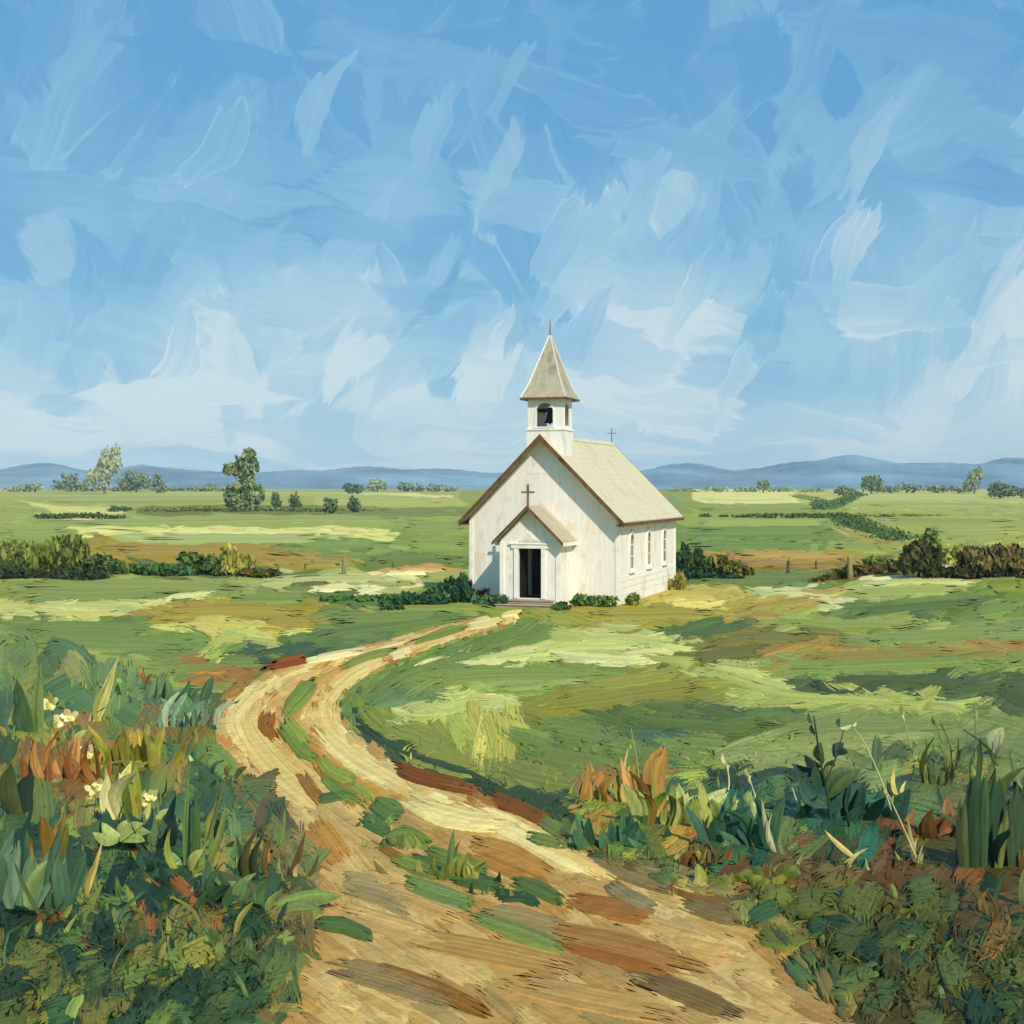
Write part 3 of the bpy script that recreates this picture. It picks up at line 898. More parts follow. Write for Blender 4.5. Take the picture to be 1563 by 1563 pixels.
gt_ = NT(M_GLASS.node_tree)
gn_ = gt_.noise(gt_.n('ShaderNodeTexCoord').outputs['Object'], 2.6, 2.0)[0]
gt_.put(b_.inputs['Base Color'], gt_.mix(gt_.step(gn_, 0.4, 0.6), lin('#26343a'), lin('#55676e')))
b_.inputs['Roughness'].default_value = 0.18


def link(name, bm, m, parent=None, smooth_=False):
    bmesh.ops.recalc_face_normals(bm, faces=bm.faces)
    me = bpy.data.meshes.new(name)
    bm.to_mesh(me)
    bm.free()
    if smooth_:
        for p in me.polygons: p.use_smooth = True
    me.materials.append(m)
    o = bpy.data.objects.new(name, me)
    C.objects.link(o)
    if parent is not None: o.parent = parent
    return o


def box(bm, x0, x1, y0, y1, z0, z1, bev=0.0):
    r = bmesh.ops.create_cube(bm, size=1.0)
    for v in r['verts']:
        v.co = Vector(((x0 + x1) / 2 + v.co.x * (x1 - x0), (y0 + y1) / 2 + v.co.y * (y1 - y0), (z0 + z1) / 2 + v.co.z * (z1 - z0)))
    if bev:
        es = list({e for v in r['verts'] for e in v.link_edges})
        bmesh.ops.bevel(bm, geom=es, offset=bev, segments=2, affect='EDGES', profile=0.6)


def prism(bm, pts, off):
    """closed polygon pts (3D) extruded by vector off"""
    a = [bm.verts.new(p) for p in pts]
    b = [bm.verts.new(Vector(p) + Vector(off)) for p in pts]
    bm.faces.new(a)
    bm.faces.new(b[::-1])
    n = len(pts)
    for i in range(n):
        bm.faces.new((a[i], a[(i + 1) % n], b[(i + 1) % n], b[i]))


def arch_top(c, w, spring, rise, pointed, x):
    u = abs(x - c) / (w / 2)
    u = min(u, 1.0)
    if pointed:
        return spring + rise * math.sqrt(max(0, 1 - ((u + 0.6) ** 2 - 0.36) / (1.6 ** 2 - 0.36)))
    return spring + rise * math.sqrt(max(0, 1 - u * u))


def wall(bm, x0, x1, z0, top, openings, thick, place, extra=()):
    """upright wall in x-z with arched openings; place(x, depth, z) puts it; hollow reveals, no inner faces.
    opening = (centre, width, bottom, spring, rise, pointed)"""
    xs = {x0, x1} | set(extra)
    for (c, w, zb, sp, ri, po) in openings:
        for k in range(15):
            xs.add(c - w / 2 + w * k / 14)
    xs = sorted(xs)
    def quad(pa): bm.faces.new([bm.verts.new(place(*p)) for p in pa])
    for xa, xb in zip(xs[:-1], xs[1:]):
        xm = (xa + xb) / 2
        op = next((o for o in openings if abs(xm - o[0]) < o[1] / 2), None)
        for d in (0.0, thick):
            if op is None:
                quad(((xa, d, z0), (xb, d, z0), (xb, d, top(xb)), (xa, d, top(xa))))
            else:
                za, zb_ = (arch_top(op[0], op[1], op[3], op[4], op[5], x) for x in (xa, xb))
                if op[2] > z0 + 1e-4:
                    quad(((xa, d, z0), (xb, d, z0), (xb, d, op[2]), (xa, d, op[2])))
                quad(((xa, d, za), (xb, d, zb_), (xb, d, top(xb)), (xa, d, top(xa))))
        quad(((xa, 0, top(xa)), (xb, 0, top(xb)), (xb, thick, top(xb)), (xa, thick, top(xa))))
        if op is not None:
            quad(((xa, 0, za), (xb, 0, zb_), (xb, thick, zb_), (xa, thick, za)))
            quad(((xa, 0, op[2]), (xb, 0, op[2]), (xb, thick, op[2]), (xa, thick, op[2])))
    for (c, w, zb, sp, ri, po) in openings:
        for s in (-1, 1):
            x = c + s * w / 2
            quad(((x, 0, zb), (x, 0, sp), (x, thick, sp), (x, thick, zb)))
    for x in (x0, x1):
        quad(((x, 0, z0), (x, 0, top(x)), (x, thick, top(x)), (x, thick, z0)))


def arch_ring(bm, c, w, zb, sp, ri, po, wid, d0, d1, place, n=14, bottom=True):
    """a flat band following an arched opening, standing from depth d0 to d1"""
    def outline(e):
        pts = [(c - w / 2 - e, zb - (e if bottom else 0))]
        for k in range(n + 1):
            x = c - w / 2 + w * k / n
            u = (x - c) / (w / 2)
            z = arch_top(c, w, sp, ri, po, x)
            pts.append((c + (w / 2 + e) * u, z + e * (1 - abs(u)) + (e * 0.3 if abs(u) < 0.99 else 0)))
        pts.append((c + w / 2 + e, zb - (e if bottom else 0)))
        return pts
    a, b = outline(0), outline(wid)
    m_ = len(a)
    rng = range(m_) if bottom else range(m_ - 1)
    def q(*p): bm.faces.new([bm.verts.new(place(*x)) for x in p])
    for i in rng:
        j = (i + 1) % m_
        for d in (d0, d1):
            q((a[i][0], d, a[i][1]), (a[j][0], d, a[j][1]), (b[j][0], d, b[j][1]), (b[i][0], d, b[i][1]))
        q((b[i][0], d0, b[i][1]), (b[j][0], d0, b[j][1]), (b[j][0], d1, b[j][1]), (b[i][0], d1, b[i][1]))
        q((a[i][0], d0, a[i][1]), (a[j][0], d0, a[j][1]), (a[j][0], d1, a[j][1]), (a[i][0], d1, a[i][1]))


# ------------------------------------------------------------------ the church
W, Lc, HW, HR = 6.4, 10.7, 3.55, 6.79
church = empty('church', (CH_C[0], CH_C[1], 0), 'small white country church with belfry, spire and porch at the end of the track', 'church', -CH_TH)
sl_ = (HR - HW) / (W / 2)
gab = lambda x: HR - 0.06 - sl_ * abs(x)
TH_ = 0.22
wb = bmesh.new()
Pf = lambda x, d, z: (x, d, z)
wall(wb, -W / 2, W / 2, -0.6, gab, [(0, 1.1, 0.3, 2.3, 0.0, False)], TH_, Pf, (0,))
wall(wb, -W / 2, W / 2, -0.6, gab, [], TH_, lambda x, d, z: (x, Lc - d, z), (0,))
WIN = [(2.1, 0.72, 1.38, 2.35, 0.50, True), (5.2, 0.72, 1.38, 2.35, 0.50, True), (8.3, 0.72, 1.38, 2.35, 0.50, True)]
topw = lambda x: HW - 0.04
Pr = lambda x, d, z: (W / 2 - d, x, z)
Pl = lambda x, d, z: (-W / 2 + d, x, z)
wall(wb, TH_, Lc - TH_, -0.6, topw, WIN, TH_, Pr)
wall(wb, TH_, Lc - TH_, -0.6, topw, WIN, TH_, Pl)
walls = link('wall', wb, M_WALL, church)
# floor inside
bm = bmesh.new(); box(bm, -W / 2 + 0.23, W / 2 - 0.23, 0.23, Lc - 0.23, -0.3, 0.27); link('floor_boards', bm, M_DARK, church)
# base boards along the right and left sides, corner boards, frieze
bm = bmesh.new()
for s in (-1, 1):
    for z0, z1, p in ((-0.5, 0.34, 0.045), (0.36, 0.62, 0.030), (0.64, 0.88, 0.026), (0.90, 1.12, 0.022)):
        x0, x1 = sorted((s * (W / 2 + 0.002), s * (W / 2 + p)))
        box(bm, x0, x1, 0.18, Lc - 0.18, z0, z1, 0.008)
link('side_boards', bm, M_TRIMW, walls)
for s in (-1, 1):
    for y in (0.0, Lc):
        bm = bmesh.new()
        yy0, yy1 = (y - 0.03, y + 0.15) if y == 0 else (y - 0.15, y + 0.03)
        x0, x1 = sorted((s * (W / 2 - 0.14), s * (W / 2 + 0.035)))
        box(bm, x0, x1, yy0, yy1, -0.5, HW - 0.12, 0.01)
        link('corner_board', bm, M_TRIMW, walls)
for s, P in ((1, Pr), (-1, Pl)):
    for wdw in WIN:
        bm = bmesh.new()
        arch_ring(bm, *wdw, 0.11, -0.05, 0.06, P)
        fr = link('window', bm, M_TRIMW, church)
        bm = bmesh.new()
        c, w, zb, sp, ri, po = wdw
        pts = [(c - w / 2, zb)] + [(c - w / 2 + w * k / 14, arch_top(c, w, sp, ri, po, c - w / 2 + w * k / 14)) for k in range(15)] + [(c + w / 2, zb)]
        uniq = [p for i, p in enumerate(pts) if i == 0 or p != pts[i - 1]]
        prism(bm, [P(x, 0.035, z) for x, z in uniq], (-s * 0.012, 0, 0))
        link('pane', bm, M_GLASS, fr)
        bm = bmesh.new()
        for a0, a1, z0, z1 in ((c - 0.02, c + 0.02, zb, sp + ri * 0.95), (c - w / 2, c + w / 2, sp - 0.02, sp + 0.02), (c - w / 2, c + w / 2, zb + 0.45, zb + 0.485)):
            p0, p1 = P(a0, 0.010, z0), P(a1, 0.031, z1)
            box(bm, min(p0[0], p1[0]), max(p0[0], p1[0]), min(p0[1], p1[1]), max(p0[1], p1[1]), z0, z1)
        link('glazing_bar', bm, M_TRIMW, fr)
        bm = bmesh.new()
        x0, x1 = sorted((s * (W / 2 + 0.0), s * (W / 2 + 0.12)))
        box(bm, x0, x1, c - 0.46, c + 0.46, zb - 0.20, zb - 0.115, 0.01)
        link('sill', bm, M_TRIMW, fr)

# roof: two slopes with shingle courses
OF, OE = 0.46, 0.30


def roof_slopes(bm, half, ridge, slope, y0, y1, thick, oe, courses, lap=0.016, cx=0.0):
    ncol = max(4, int((y1 - y0) / 0.5))
    for s in (-1, 1):
        ln = half + oe
        for k in range(courses):
            xa, xb = ln * k / courses, ln * (k + 1) / courses + 0.03
            if k == courses - 1: xb = ln
            za, zb = ridge - slope * xa, ridge - slope * xb
            nx, nz = slope, 1.0
            l = math.hypot(nx, nz)
            up0, up1 = 0.004, lap
            pts = [(cx + s * xa, y0, za + up0), (cx + s * xb, y0, zb + up1), (cx + s * (xb - 0.001), y0, zb - thick), (cx + s * xa, y0, za - thick)]
            prism(bm, pts, (0, y1 - y0, 0))


bm = bmesh.new()
roof_slopes(bm, W / 2, HR + 0.10, sl_, -OF, Lc + OF, 0.10, OE, 16)
roof = link('roof', bm, M_ROOF, church)
bm = bmesh.new()
prism(bm, [(-0.16, -OF - 0.01, HR - 0.02), (0, -OF - 0.01, HR + 0.15), (0.16, -OF - 0.01, HR - 0.02), (0, -OF - 0.01, HR + 0.09)], (0, Lc + 2 * OF + 0.02, 0))
link('ridge_cap', bm, M_ROOF, roof)
for y, s_ in ((-OF - 0.05, 1), (Lc + OF + 0.005, 1)):
    for s in (-1, 1):
        bm = bmesh.new()
        ex = W / 2 + OE + 0.03
        top_ = lambda x: HR + 0.125 - sl_ * x
        prism(bm, [(0, y, top_(0)), (s * ex, y, top_(ex)), (s * ex, y, top_(ex) - 0.21), (0, y, top_(0) - 0.24)], (0, 0.045, 0))
        link('bargeboard', bm, M_BARGE, roof)
for s in (-1, 1):
    bm = bmesh.new()
    ex = W / 2 + OE
    zed = HR + 0.10 - sl_ * ex
    x0, x1 = sorted((s * (ex - 0.02), s * (ex + 0.025)))
    box(bm, x0, x1, -OF, Lc + OF, zed - 0.17, zed - 0.03, 0.006)
    x0, x1 = sorted((s * (W / 2 + 0.004), s * (ex - 0.022)))
    box(bm, x0, x1, -OF + 0.05, Lc + OF - 0.05, zed - 0.16, zed - 0.12)
    link('eaves_board', bm, M_BARGE, roof)


def cross(bm, x, y, z0, h, arm, t, armz, axis='x'):
    box(bm, x - t, x + t, y - t, y + t, z0, z0 + h, t * 0.25)
    box(bm, x - arm, x + arm, y - t * 0.8, y + t * 0.8, armz - t * 0.9, armz + t * 0.9, t * 0.2)


bm = bmesh.new(); cross(bm, 0, Lc + 0.35, HR + 0.02, 0.80, 0.22, 0.022, HR + 0.58)
tag(link('ridge_cross', bm, M_IRON, roof), 'thin iron cross at the far end of the roof ridge')

# belfry
TX, T0, T1, yc_b = 0.06, 0.02, 1.52, 0.77       # centre x, front, back
hb = 0.75
bm = bmesh.new()
box(bm, TX - hb - 0.03, TX + hb + 0.03, T0 - 0.03, T1 + 0.03, 5.3, 7.12, 0.012)
belf = link('belfry', bm, M_PORCH, church)
bm = bmesh.new()
box(bm, TX - hb - 0.07, TX + hb + 0.07, T0 - 0.07, T1 + 0.07, 7.085, 7.16, 0.012)
link('belfry_ledge', bm, M_TRIMW, belf)
bm = bmesh.new()
tz0, tz1, tt_ = 7.14, 8.50, 0.13
op_f = [(TX, 0.72, 7.24, 7.92, 0.30, False)]
op_s = [((T0 + T1) / 2, 0.66, 7.30, 7.92, 0.30, False)]
wall(bm, TX - hb + 0.02, TX + hb - 0.02, tz0, lambda x: tz1, op_f, tt_, lambda x, d, z: (x, T0 + d, z))
wall(bm, TX - hb + 0.02, TX + hb - 0.02, tz0, lambda x: tz1, op_f, tt_, lambda x, d, z: (x, T1 - d, z))
wall(bm, T0 + tt_, T1 - tt_, tz0, lambda x: tz1, op_s, 0.04, lambda x, d, z: (TX + hb - 0.02 - d, x, z))
wall(bm, T0 + tt_, T1 - tt_, tz0, lambda x: tz1, op_s, 0.04, lambda x, d, z: (TX - hb + 0.02 + d, x, z))
link('bell_chamber', bm, M_PORCH, belf)
bm = bmesh.new()
arch_ring(bm, *op_f[0], 0.07, T0 - 0.03, T0 + 0.02, Pf, bottom=False)
box(bm, TX - 0.46, TX + 0.46, T0 - 0.06, T0 + 0.1, 7.185, 7.24)
link('opening_frame', bm, M_TRIMW, belf)
bm = bmesh.new()
arch_ring(bm, *op_s[0], 0.05, -0.015, 0.02, lambda x, d, z: (TX + hb - 0.02 - d, x, z), bottom=False)
link('opening_frame', bm, M_TRIMW, belf)
bm = bmesh.new()     # dark boards added to block the sky seen through the far side opening
for k in range(8):
    z0 = 7.32 + k * 0.11
    box(bm, TX - hb + 0.065, TX - hb + 0.11, yc_b - 0.40, yc_b + 0.40, z0, z0 + 0.118 if k % 2 else z0 + 0.105)
link('sky_blocker', bm, M_DARK, belf)
# bell: turned profile, headstock
bm = bmesh.new()
prof_ = [(0.0, 0.44), (0.10, 0.43), (0.135, 0.38), (0.145, 0.26), (0.17, 0.14), (0.225, 0.05), (0.265, 0.0), (0.235, 0.0), (0.14, 0.12), (0.11, 0.3), (0.0, 0.38)]
N = 24
yc = (T0 + T1) / 2
rings = [[bm.verts.new((TX + r * math.cos(2 * math.pi * k / N), yc + r * math.sin(2 * math.pi * k / N), 7.42 + z)) for k in range(N)] for r, z in prof_[1:-1]]
for ra, rb in zip(rings[:-1], rings[1:]):
    for k in range(N):
        bm.faces.new((ra[k], ra[(k + 1) % N], rb[(k + 1) % N], rb[k]))
bm.faces.new(rings[0])
box(bm, TX - 0.03, TX + 0.03, yc - 0.03, yc + 0.03, 7.36, 7.6)
box(bm, TX - 0.61, TX + 0.61, yc - 0.06, yc + 0.06, 7.86, 8.02, 0.01)
box(bm, TX - 0.10, TX + 0.10, yc - 0.07, yc + 0.07, 7.84, 8.06, 0.02)
tag(link('bell', bm, M_BELL, belf, False), 'dark bell hanging in the arched opening')
bm = bmesh.new(); box(bm, TX - 0.60, TX + 0.60, T0 + 0.14, T1 - 0.14, 8.36, 8.42)
link('ceiling_boards', bm, M_DARK, belf)
# spire with a flared skirt
bm = bmesh.new()
sy = yc
sp_prof = [(0.955, 8.40), (0.97, 8.44), (0.83, 8.74), (0.70, 9.02), (0.655, 9.14), (0.52, 9.55), (0.371, 10.0), (0.206, 10.5), (0.068, 10.92), (0.02, 11.08)]
prev = None
lo_ = [bm.verts.new((TX + sx2 * sp_prof[0][0], sy + sy2 * sp_prof[0][0], sp_prof[0][1])) for sx2, sy2 in ((-1, -1), (1, -1), (1, 1), (-1, 1))]
bm.faces.new(lo_)
prev = lo_
for r, z in sp_prof[1:]:
    # each course laps a little over the one below
    cur = [bm.verts.new((TX + sx2 * r, sy + sy2 * r, z)) for sx2, sy2 in ((-1, -1), (1, -1), (1, 1), (-1, 1))]
    for k in range(4):
        bm.faces.new((prev[k], prev[(k + 1) % 4], cur[(k + 1) % 4], cur[k]))
    prev = cur
bm.faces.new(prev)
spire = link('spire', bm, M_SPIRE, church)
bm = bmesh.new()
for k, (x0, x1, y0, y1) in enumerate(((-1, 1, -1, -1), (-1, 1, 1, 1), (-1, -1, -1, 1), (1, 1, -1, 1))):
    e = 0.975
    ax0, ax1 = TX + x0 * e - 0.02, TX + x1 * e + 0.02
    ay0, ay1 = sy + y0 * e - 0.02, sy + y1 * e + 0.02
    if k > 1: ay0, ay1 = ay0 + 0.042, ay1 - 0.042
    box(bm, ax0, ax1, ay0, ay1, 8.34, 8.425)
link('spire_eaves_board', bm, M_BARGE, spire)
bm = bmesh.new()
for sx2, sy2 in ((-1, -1), (1, -1), (1, 1), (-1, 1)):
    for (r0, z0), (r1, z1) in zip(sp_prof[1:-1], sp_prof[2:]):
        a = Vector((TX + sx2 * r0, sy + sy2 * r0, z0)); b = Vector((TX + sx2 * r1, sy + sy2 * r1, z1))
        w2 = 0.03
        q1 = [a + Vector((-w2 * sx2, w2 * sy2 * .3, 0.01)), a + Vector((w2 * sx2 * .4, w2 * sy2 * .4, 0.03)), a + Vector((w2 * sx2 * .3, -w2 * sy2, 0.01))]
        prism(bm, q1, b - a)
link('hip_ridge', bm, M_TRIMW, spire)
bm = bmesh.new()
bmesh.ops.create_cone(bm, cap_ends=True, segments=10, radius1=0.045, radius2=0.012, depth=0.72, matrix=Matrix.Translation((TX, sy, 11.40)))
bmesh.ops.create_uvsphere(bm, u_segments=12, v_segments=8, radius=0.06, matrix=Matrix.Translation((TX, sy, 11.12)))
link('finial', bm, M_IRON, spire)

# porch
PD, PW = 1.75, 1.24
PZ, PR = 2.70, 3.92
psl = (PR - PZ) / PW
pg = lambda x: PR - 0.05 - psl * abs(x)
bm = bmesh.new()
wall(bm, -PW, PW, -0.4, pg, [(0, 0.96, 0.32, 2.30, 0.0, False)], 0.14, lambda x, d, z: (x, -PD + d, z), (0,))
for s in (-1, 1):
    wall(bm, -PD + 0.14, -0.002, -0.4, lambda x: PZ - 0.02, [], 0.14, lambda x, d, z, s=s: (s * (PW - d), x, z))
porch = link('porch', bm, M_PORCH, church)
bm = bmesh.new(); box(bm, -PW + 0.142, PW - 0.142, -PD + 0.142, -0.004, -0.2, 0.30); link('porch_floor', bm, M_DARK, porch)
bm = bmesh.new()
roof_slopes(bm, PW, PR + 0.09, psl, -PD - 0.36, -0.003, 0.07, 0.22, 7, 0.014)
proof = link('porch_roof', bm, M_PROOF, porch)
for s in (-1, 1):
    bm = bmesh.new()
    ex = PW + 0.25
    y = -PD - 0.40
    top_ = lambda x: PR + 0.11 - psl * x
    prism(bm, [(0, y, top_(0)), (s * ex, y, top_(ex)), (s * ex, y, top_(ex) - 0.13), (0, y, top_(0) - 0.15)], (0, 0.04, 0))
    link('porch_bargeboard', bm, M_BARGE, porch)
    bm = bmesh.new()
    ze_ = PR + 0.09 - psl * (PW + 0.22)
    x0, x1 = sorted((s * (PW + 0.19), s * (PW + 0.235)))
    box(bm, x0, x1, -PD - 0.36, -0.01, ze_ - 0.17, ze_ - 0.02)
    link('porch_eaves_board', bm, M_TRIMW, porch)
    bm = bmesh.new()
    x0, x1 = sorted((s * (PW - 0.16), s * (PW + 0.03)))
    box(bm, x0, x1, -PD - 0.035, -PD + 0.12, -0.3, PZ - 0.16, 0.01)
    link('porch_corner_board', bm, M_TRIMW, porch)
bm = bmesh.new()
for s in (-1, 1):
    x0, x1 = sorted((s * 0.48, s * 0.66))
    box(bm, x0, x1, -PD - 0.06, -PD + 0.02, 0.30, 2.30, 0.01)
box(bm, -0.78, 0.78, -PD - 0.07, -PD + 0.02, 2.302, 2.46, 0.012)
box(bm, -0.86, 0.86, -PD - 0.10, -PD + 0.02, 2.462, 2.53, 0.01)
dfr = link('door_frame', bm, M_TRIMW, porch)
bm = bmesh.new()
prism(bm, [(-0.46, -PD - 0.05, 2.60), (0.46, -PD - 0.05, 2.60), (0, -PD - 0.05, 3.02)], (0, 0.06, 0))
prism(bm, [(-0.26, -PD - 0.07, 2.66), (0.26, -PD - 0.07, 2.66), (0, -PD - 0.07, 2.90)], (0, 0.018, 0))
link('door_pediment', bm, M_TRIMW, porch)
bm = bmesh.new()   # door leaf swung inwards
box(bm, -0.475, -0.43, -PD + 0.16, -PD + 1.08, 0.32, 2.28, 0.006)
for z0, z1 in ((0.5, 1.15), (1.3, 2.1)):
    box(bm, -0.43, -0.418, -PD + 0.30, -PD + 0.94, z0, z1, 0.004)
tag(link('door', bm, M_DARK, porch), 'dark door standing open inwards')
bm = bmesh.new(); cross(bm, 0, -PD - 0.26, PR + 0.02, 0.92, 0.27, 0.042, PR + 0.63)
tag(link('porch_cross', bm, M_WOODX, porch), 'plain grey cross standing on the porch gable')
for k, (yf, z0, z1, hw_) in enumerate(((-PD - 0.46, 0.14, 0.28, 1.02), (-PD - 0.86, -0.25, 0.13, 1.16))):
    bm = bmesh.new()
    box(bm, -hw_, hw_, yf, -PD - 0.075 if k == 0 else -PD - 0.10, z0, z1 - 0.05, 0.01)
    box(bm, -hw_ - 0.03, hw_ + 0.03, yf - 0.04, -PD - 0.075 if k == 0 else -PD - 0.10, z1 - 0.048, z1, 0.012)
    link('porch_step', bm, M_STEP, porch)


# ------------------------------------------------------------------ foliage builders
def dabs(Q, pts, size, cols, up=0.5, aspect=1.8, vert=0.3, outward=None):
    """leaf clumps: small folded diamonds at pts"""
    n = len(pts)
    d = R.normal(size=(n, 3))
    d[:, 2] += vert * 2.5
    d /= np.linalg.norm(d, axis=1, keepdims=True)
    nn = R.normal(size=(n, 3)) + np.array([0.2, -0.5, up])
    if outward is not None: nn = nn + outward * 1.2
    s = np.cross(d, nn)
    s /= np.linalg.norm(s, axis=1, keepdims=True) + 1e-9
    nn = np.cross(s, d)
    sz = size * R.uniform(0.6, 1.35, n)[:, None]
    a, b = d * sz * aspect * 0.5, s * sz * 0.5
    fold = nn * sz * 0.12
    v = np.stack([pts - a, pts - b * 0.85 + fold - a * 0.15, pts + b * 0.85 + fold - a * 0.15, pts - b * 0.6 + a * 0.55 + fold, pts + b * 0.6 + a * 0.55 + fold, pts + a], 1)
    i = np.arange(n)[:, None] * 6
    f = np.concatenate([i + np.array([[0, 2, 4, 1]]), i + np.array([[1, 4, 5, 3]])])
    Q.add(v, f, np.repeat(cols, 6, 0))


def lobes_points(lobes, n, shell=0.55):
    """points through ellipsoids (cx,cy,cz,rx,ry,rz), denser near the surface, with gaps between knots"""
    L = np.array(lobes, float)
    vol = L[:, 3] * L[:, 4] * L[:, 5]
    which = R.choice(len(L), n, p=vol ** 0.7 / (vol ** 0.7).sum())
    d = R.normal(size=(n, 3)); d /= np.linalg.norm(d, axis=1, keepdims=True)
    r = shell + (1 - shell) * R.uniform(size=(n, 1)) ** 0.6
    # knots: pull points together a little so that gaps open
    kn = R.normal(size=(26, 3)); kn /= np.linalg.norm(kn, axis=1, keepdims=True)
    near = (d @ kn.T).argmax(1)
    d = d * 0.72 + kn[near] * 0.36
    r = r * (0.86 + 0.22 * np.sin(near * 2.4))[:, None]
    return L[which, :3] + d * r * L[which, 3:], d, near


def palette(cols, n, key=None, jit=0.13):
    P = np.array([lin(c) for c in cols])
    k = R.integers(len(P), size=n)
    if key is not None:
        k = np.where(R.uniform(size=n) < 0.7, (key * 7) % len(P), k)
    return np.clip(P[k] * 1.4 * ALB_LEAF * np.exp(R.normal(0, jit, (n, 1)) + R.normal(0, 0.04, (n, 3))), 0, 0.9)


def limb(Q, a, b, r0, r1, col, seg=5, ns=7, sag=0.0):
    a, b = np.array(a, float), np.array(b, float)
    t = np.linspace(0, 1, seg)
    ax = b - a
    p = a + ax * t[:, None] + np.array([0.06 * np.linalg.norm(ax) * sag, 0, 0]) * np.sin(t * math.pi)[:, None]
    u = np.cross(ax, (0.3, 0.9, 0.1)); u /= np.linalg.norm(u)
    w = np.cross(ax, u); w /= np.linalg.norm(w)
    th = np.linspace(0, 2 * math.pi, ns)
    rr = (r0 + (r1 - r0) * t)[:, None, None]
    v = p[:, None] + rr * (np.cos(th)[None, :, None] * u + np.sin(th)[None, :, None] * w)
    Q.add(v.reshape(-1, 3), grid_faces(seg, ns), np.tile(lin(col), (seg * ns, 1)))


def tree(name, label, cat, px, py, lobes, cols, bark, n=900, dab=3.0, trunk_px=3.0, group=None, dist=None, vert=0.3, fork=True):
    """lobes in sketch pixels relative to the foot: (x, up, rx, rz)"""
    if dist is None:
        g = gp(px, py)
    else:
        x = (px - 781.5) / F * dist
        g = np.array([x, dist, float(zt(x, dist))])
    s = g[1] / F
    root = empty(name, tuple(g), label, cat, group=group)
    L3 = [(x * s, R.uniform(-0.25, 0.25) * rx * s, u * s, rx * s, rx * s * 0.8, rz * s) for x, u, rx, rz in lobes]
    pts, d, near = lobes_points(L3, n)
    ok = pts[:, 2] > 0.05 * s
    pts, d, near = pts[ok], d[ok], near[ok]
    Q = QM()
    dabs(Q, pts, dab * s, palette(cols, len(pts), near), vert=vert, outward=d)
    # trunk and limbs reach into every lobe
    T = QM()
    top = max(u for _, u, _, _ in lobes)
    lowest = min(u - rz * 0.3 for _, u, _, rz in lobes)
    fz = max(lowest, top * 0.22) * s
    limb(T, (0, 0, -0.4 * s * 4), (0.2 * s, 0, fz), trunk_px * s, trunk_px * 0.75 * s, bark, sag=0.3)
    for (lx, ly, lz, rx, ry, rz) in L3:
        limb(T, (0.2 * s, 0, fz * 0.96), (lx, ly, lz + rz * 0.35), trunk_px * 0.6 * s, trunk_px * 0.12 * s, bark, sag=R.normal(0, 1))
    T.build('trunk', M_BARK, root)
    Q.build('crown', M_CROWN, root)
    return root


def bush(name, label, cat, px, py, lobes, cols, n=500, dab=4.0, group=None, dist=None, vert=0.3, aspect=1.8, lean=0.0):
    """a shrub: leaf clumps on short woody stems, one mesh"""
    if dist is None:
        g = gp(px, py)
    else:
        x = (px - 781.5) / F * dist
        g = np.array([x, dist, float(zt(x, dist))])
    s = g[1] / F
    L3 = [(x * s, R.uniform(-0.2, 0.2) * rx * s, u * s, rx * s, max(rx * 0.6, min(rx, rz)) * s, rz * s) for x, u, rx, rz in lobes]
    if max(abs(l[0]) for l in lobes) > 30:
        L3 = [(a, b, c, d_, min(e_, 1.6 * f_), f_) for a, b, c, d_, e_, f_ in L3]
    pts, d, near = lobes_points(L3, n, 0.35)
    pts[:, 2] = np.abs(pts[:, 2])
    Q = QM()
    gz = zt(pts[:, 0] + g[0], pts[:, 1] + g[1]) - g[2]
    pts[:, 2] += gz
    dabs(Q, pts, dab * s, palette(cols, len(pts), near), vert=vert, outward=d, aspect=aspect)
    for (lx, ly, lz, rx, ry, rz) in L3:
        for k in range(3):
            ex = lx + R.uniform(-0.5, 0.5) * rx
            limb(Q, (lx * 0.8 + R.normal(0, 0.15) * rx, ly, -0.1), (ex, ly + R.uniform(-0.4, 0.4) * ry, lz + rz * 0.4), 1.0 * s, 0.25 * s, '#4a3c28', 3, 5)
    o = Q.build(name, M_CROWN)
    o.location = tuple(g)
    return tag(o, label, cat, group)


GREYG = ['#8a9a80', '#7d8f7a', '#95a386', '#73866f']
MIDG = ['#5c7350', '#6d8258', '#7f9166', '#4f6848']
DARKG = ['#2f4a32', '#3c5a38', '#263f2e', '#4d683f']
OLIVE = ['#60703a', '#6d7c40', '#4f6130', '#7d8848', '#43542c']
DEEP = ['#1f4233', '#2b4f3a', '#173428', '#35593c']
FARL = 'trees and bushes along the far left field edge'
FARR = 'trees and bushes along the far right field edge'

# far trees
tree('tree', 'tall pale feathery tree on the far left field edge, before the hills', 'tree', 160, 748,
     [(-6, 25, 17, 20), (4, 46, 17, 24), (16, 52, 11, 22), (-22, 24, 9, 13)], ['#97a48a', '#8a997f', '#a3ad94', '#7f9078'], '#6f6a58', 1500, 3.0, 1.6, dist=560, vert=1.0)
tree('tree', 'round dark bush-like tree just left of the pale feathery tree', 'tree', 108, 750, [(0, 18, 14, 13), (-16, 11, 12, 9), (16, 10, 14, 8)], ['#6b7f70', '#76897a', '#5e7365'], '#5e5848', 700, 3.0, 1.4, dist=620)
tree('tree', 'wide rounded tree clump just right of the pale feathery tree', 'tree', 208, 750, [(0, 20, 18, 15), (-18, 13, 13, 11), (14, 16, 10, 11)], ['#6c8066', '#788b70', '#5d7259'], '#5e5848', 900, 3.0, 1.4, dist=600)
tree('tree', 'small egg shaped tree right of the wide rounded clump', 'tree', 240, 750, [(0, 17, 9, 14), (6, 10, 8, 8)], ['#66795f', '#72856b', '#596d54'], '#5e5848', 500, 3.0, 1.2, dist=580)
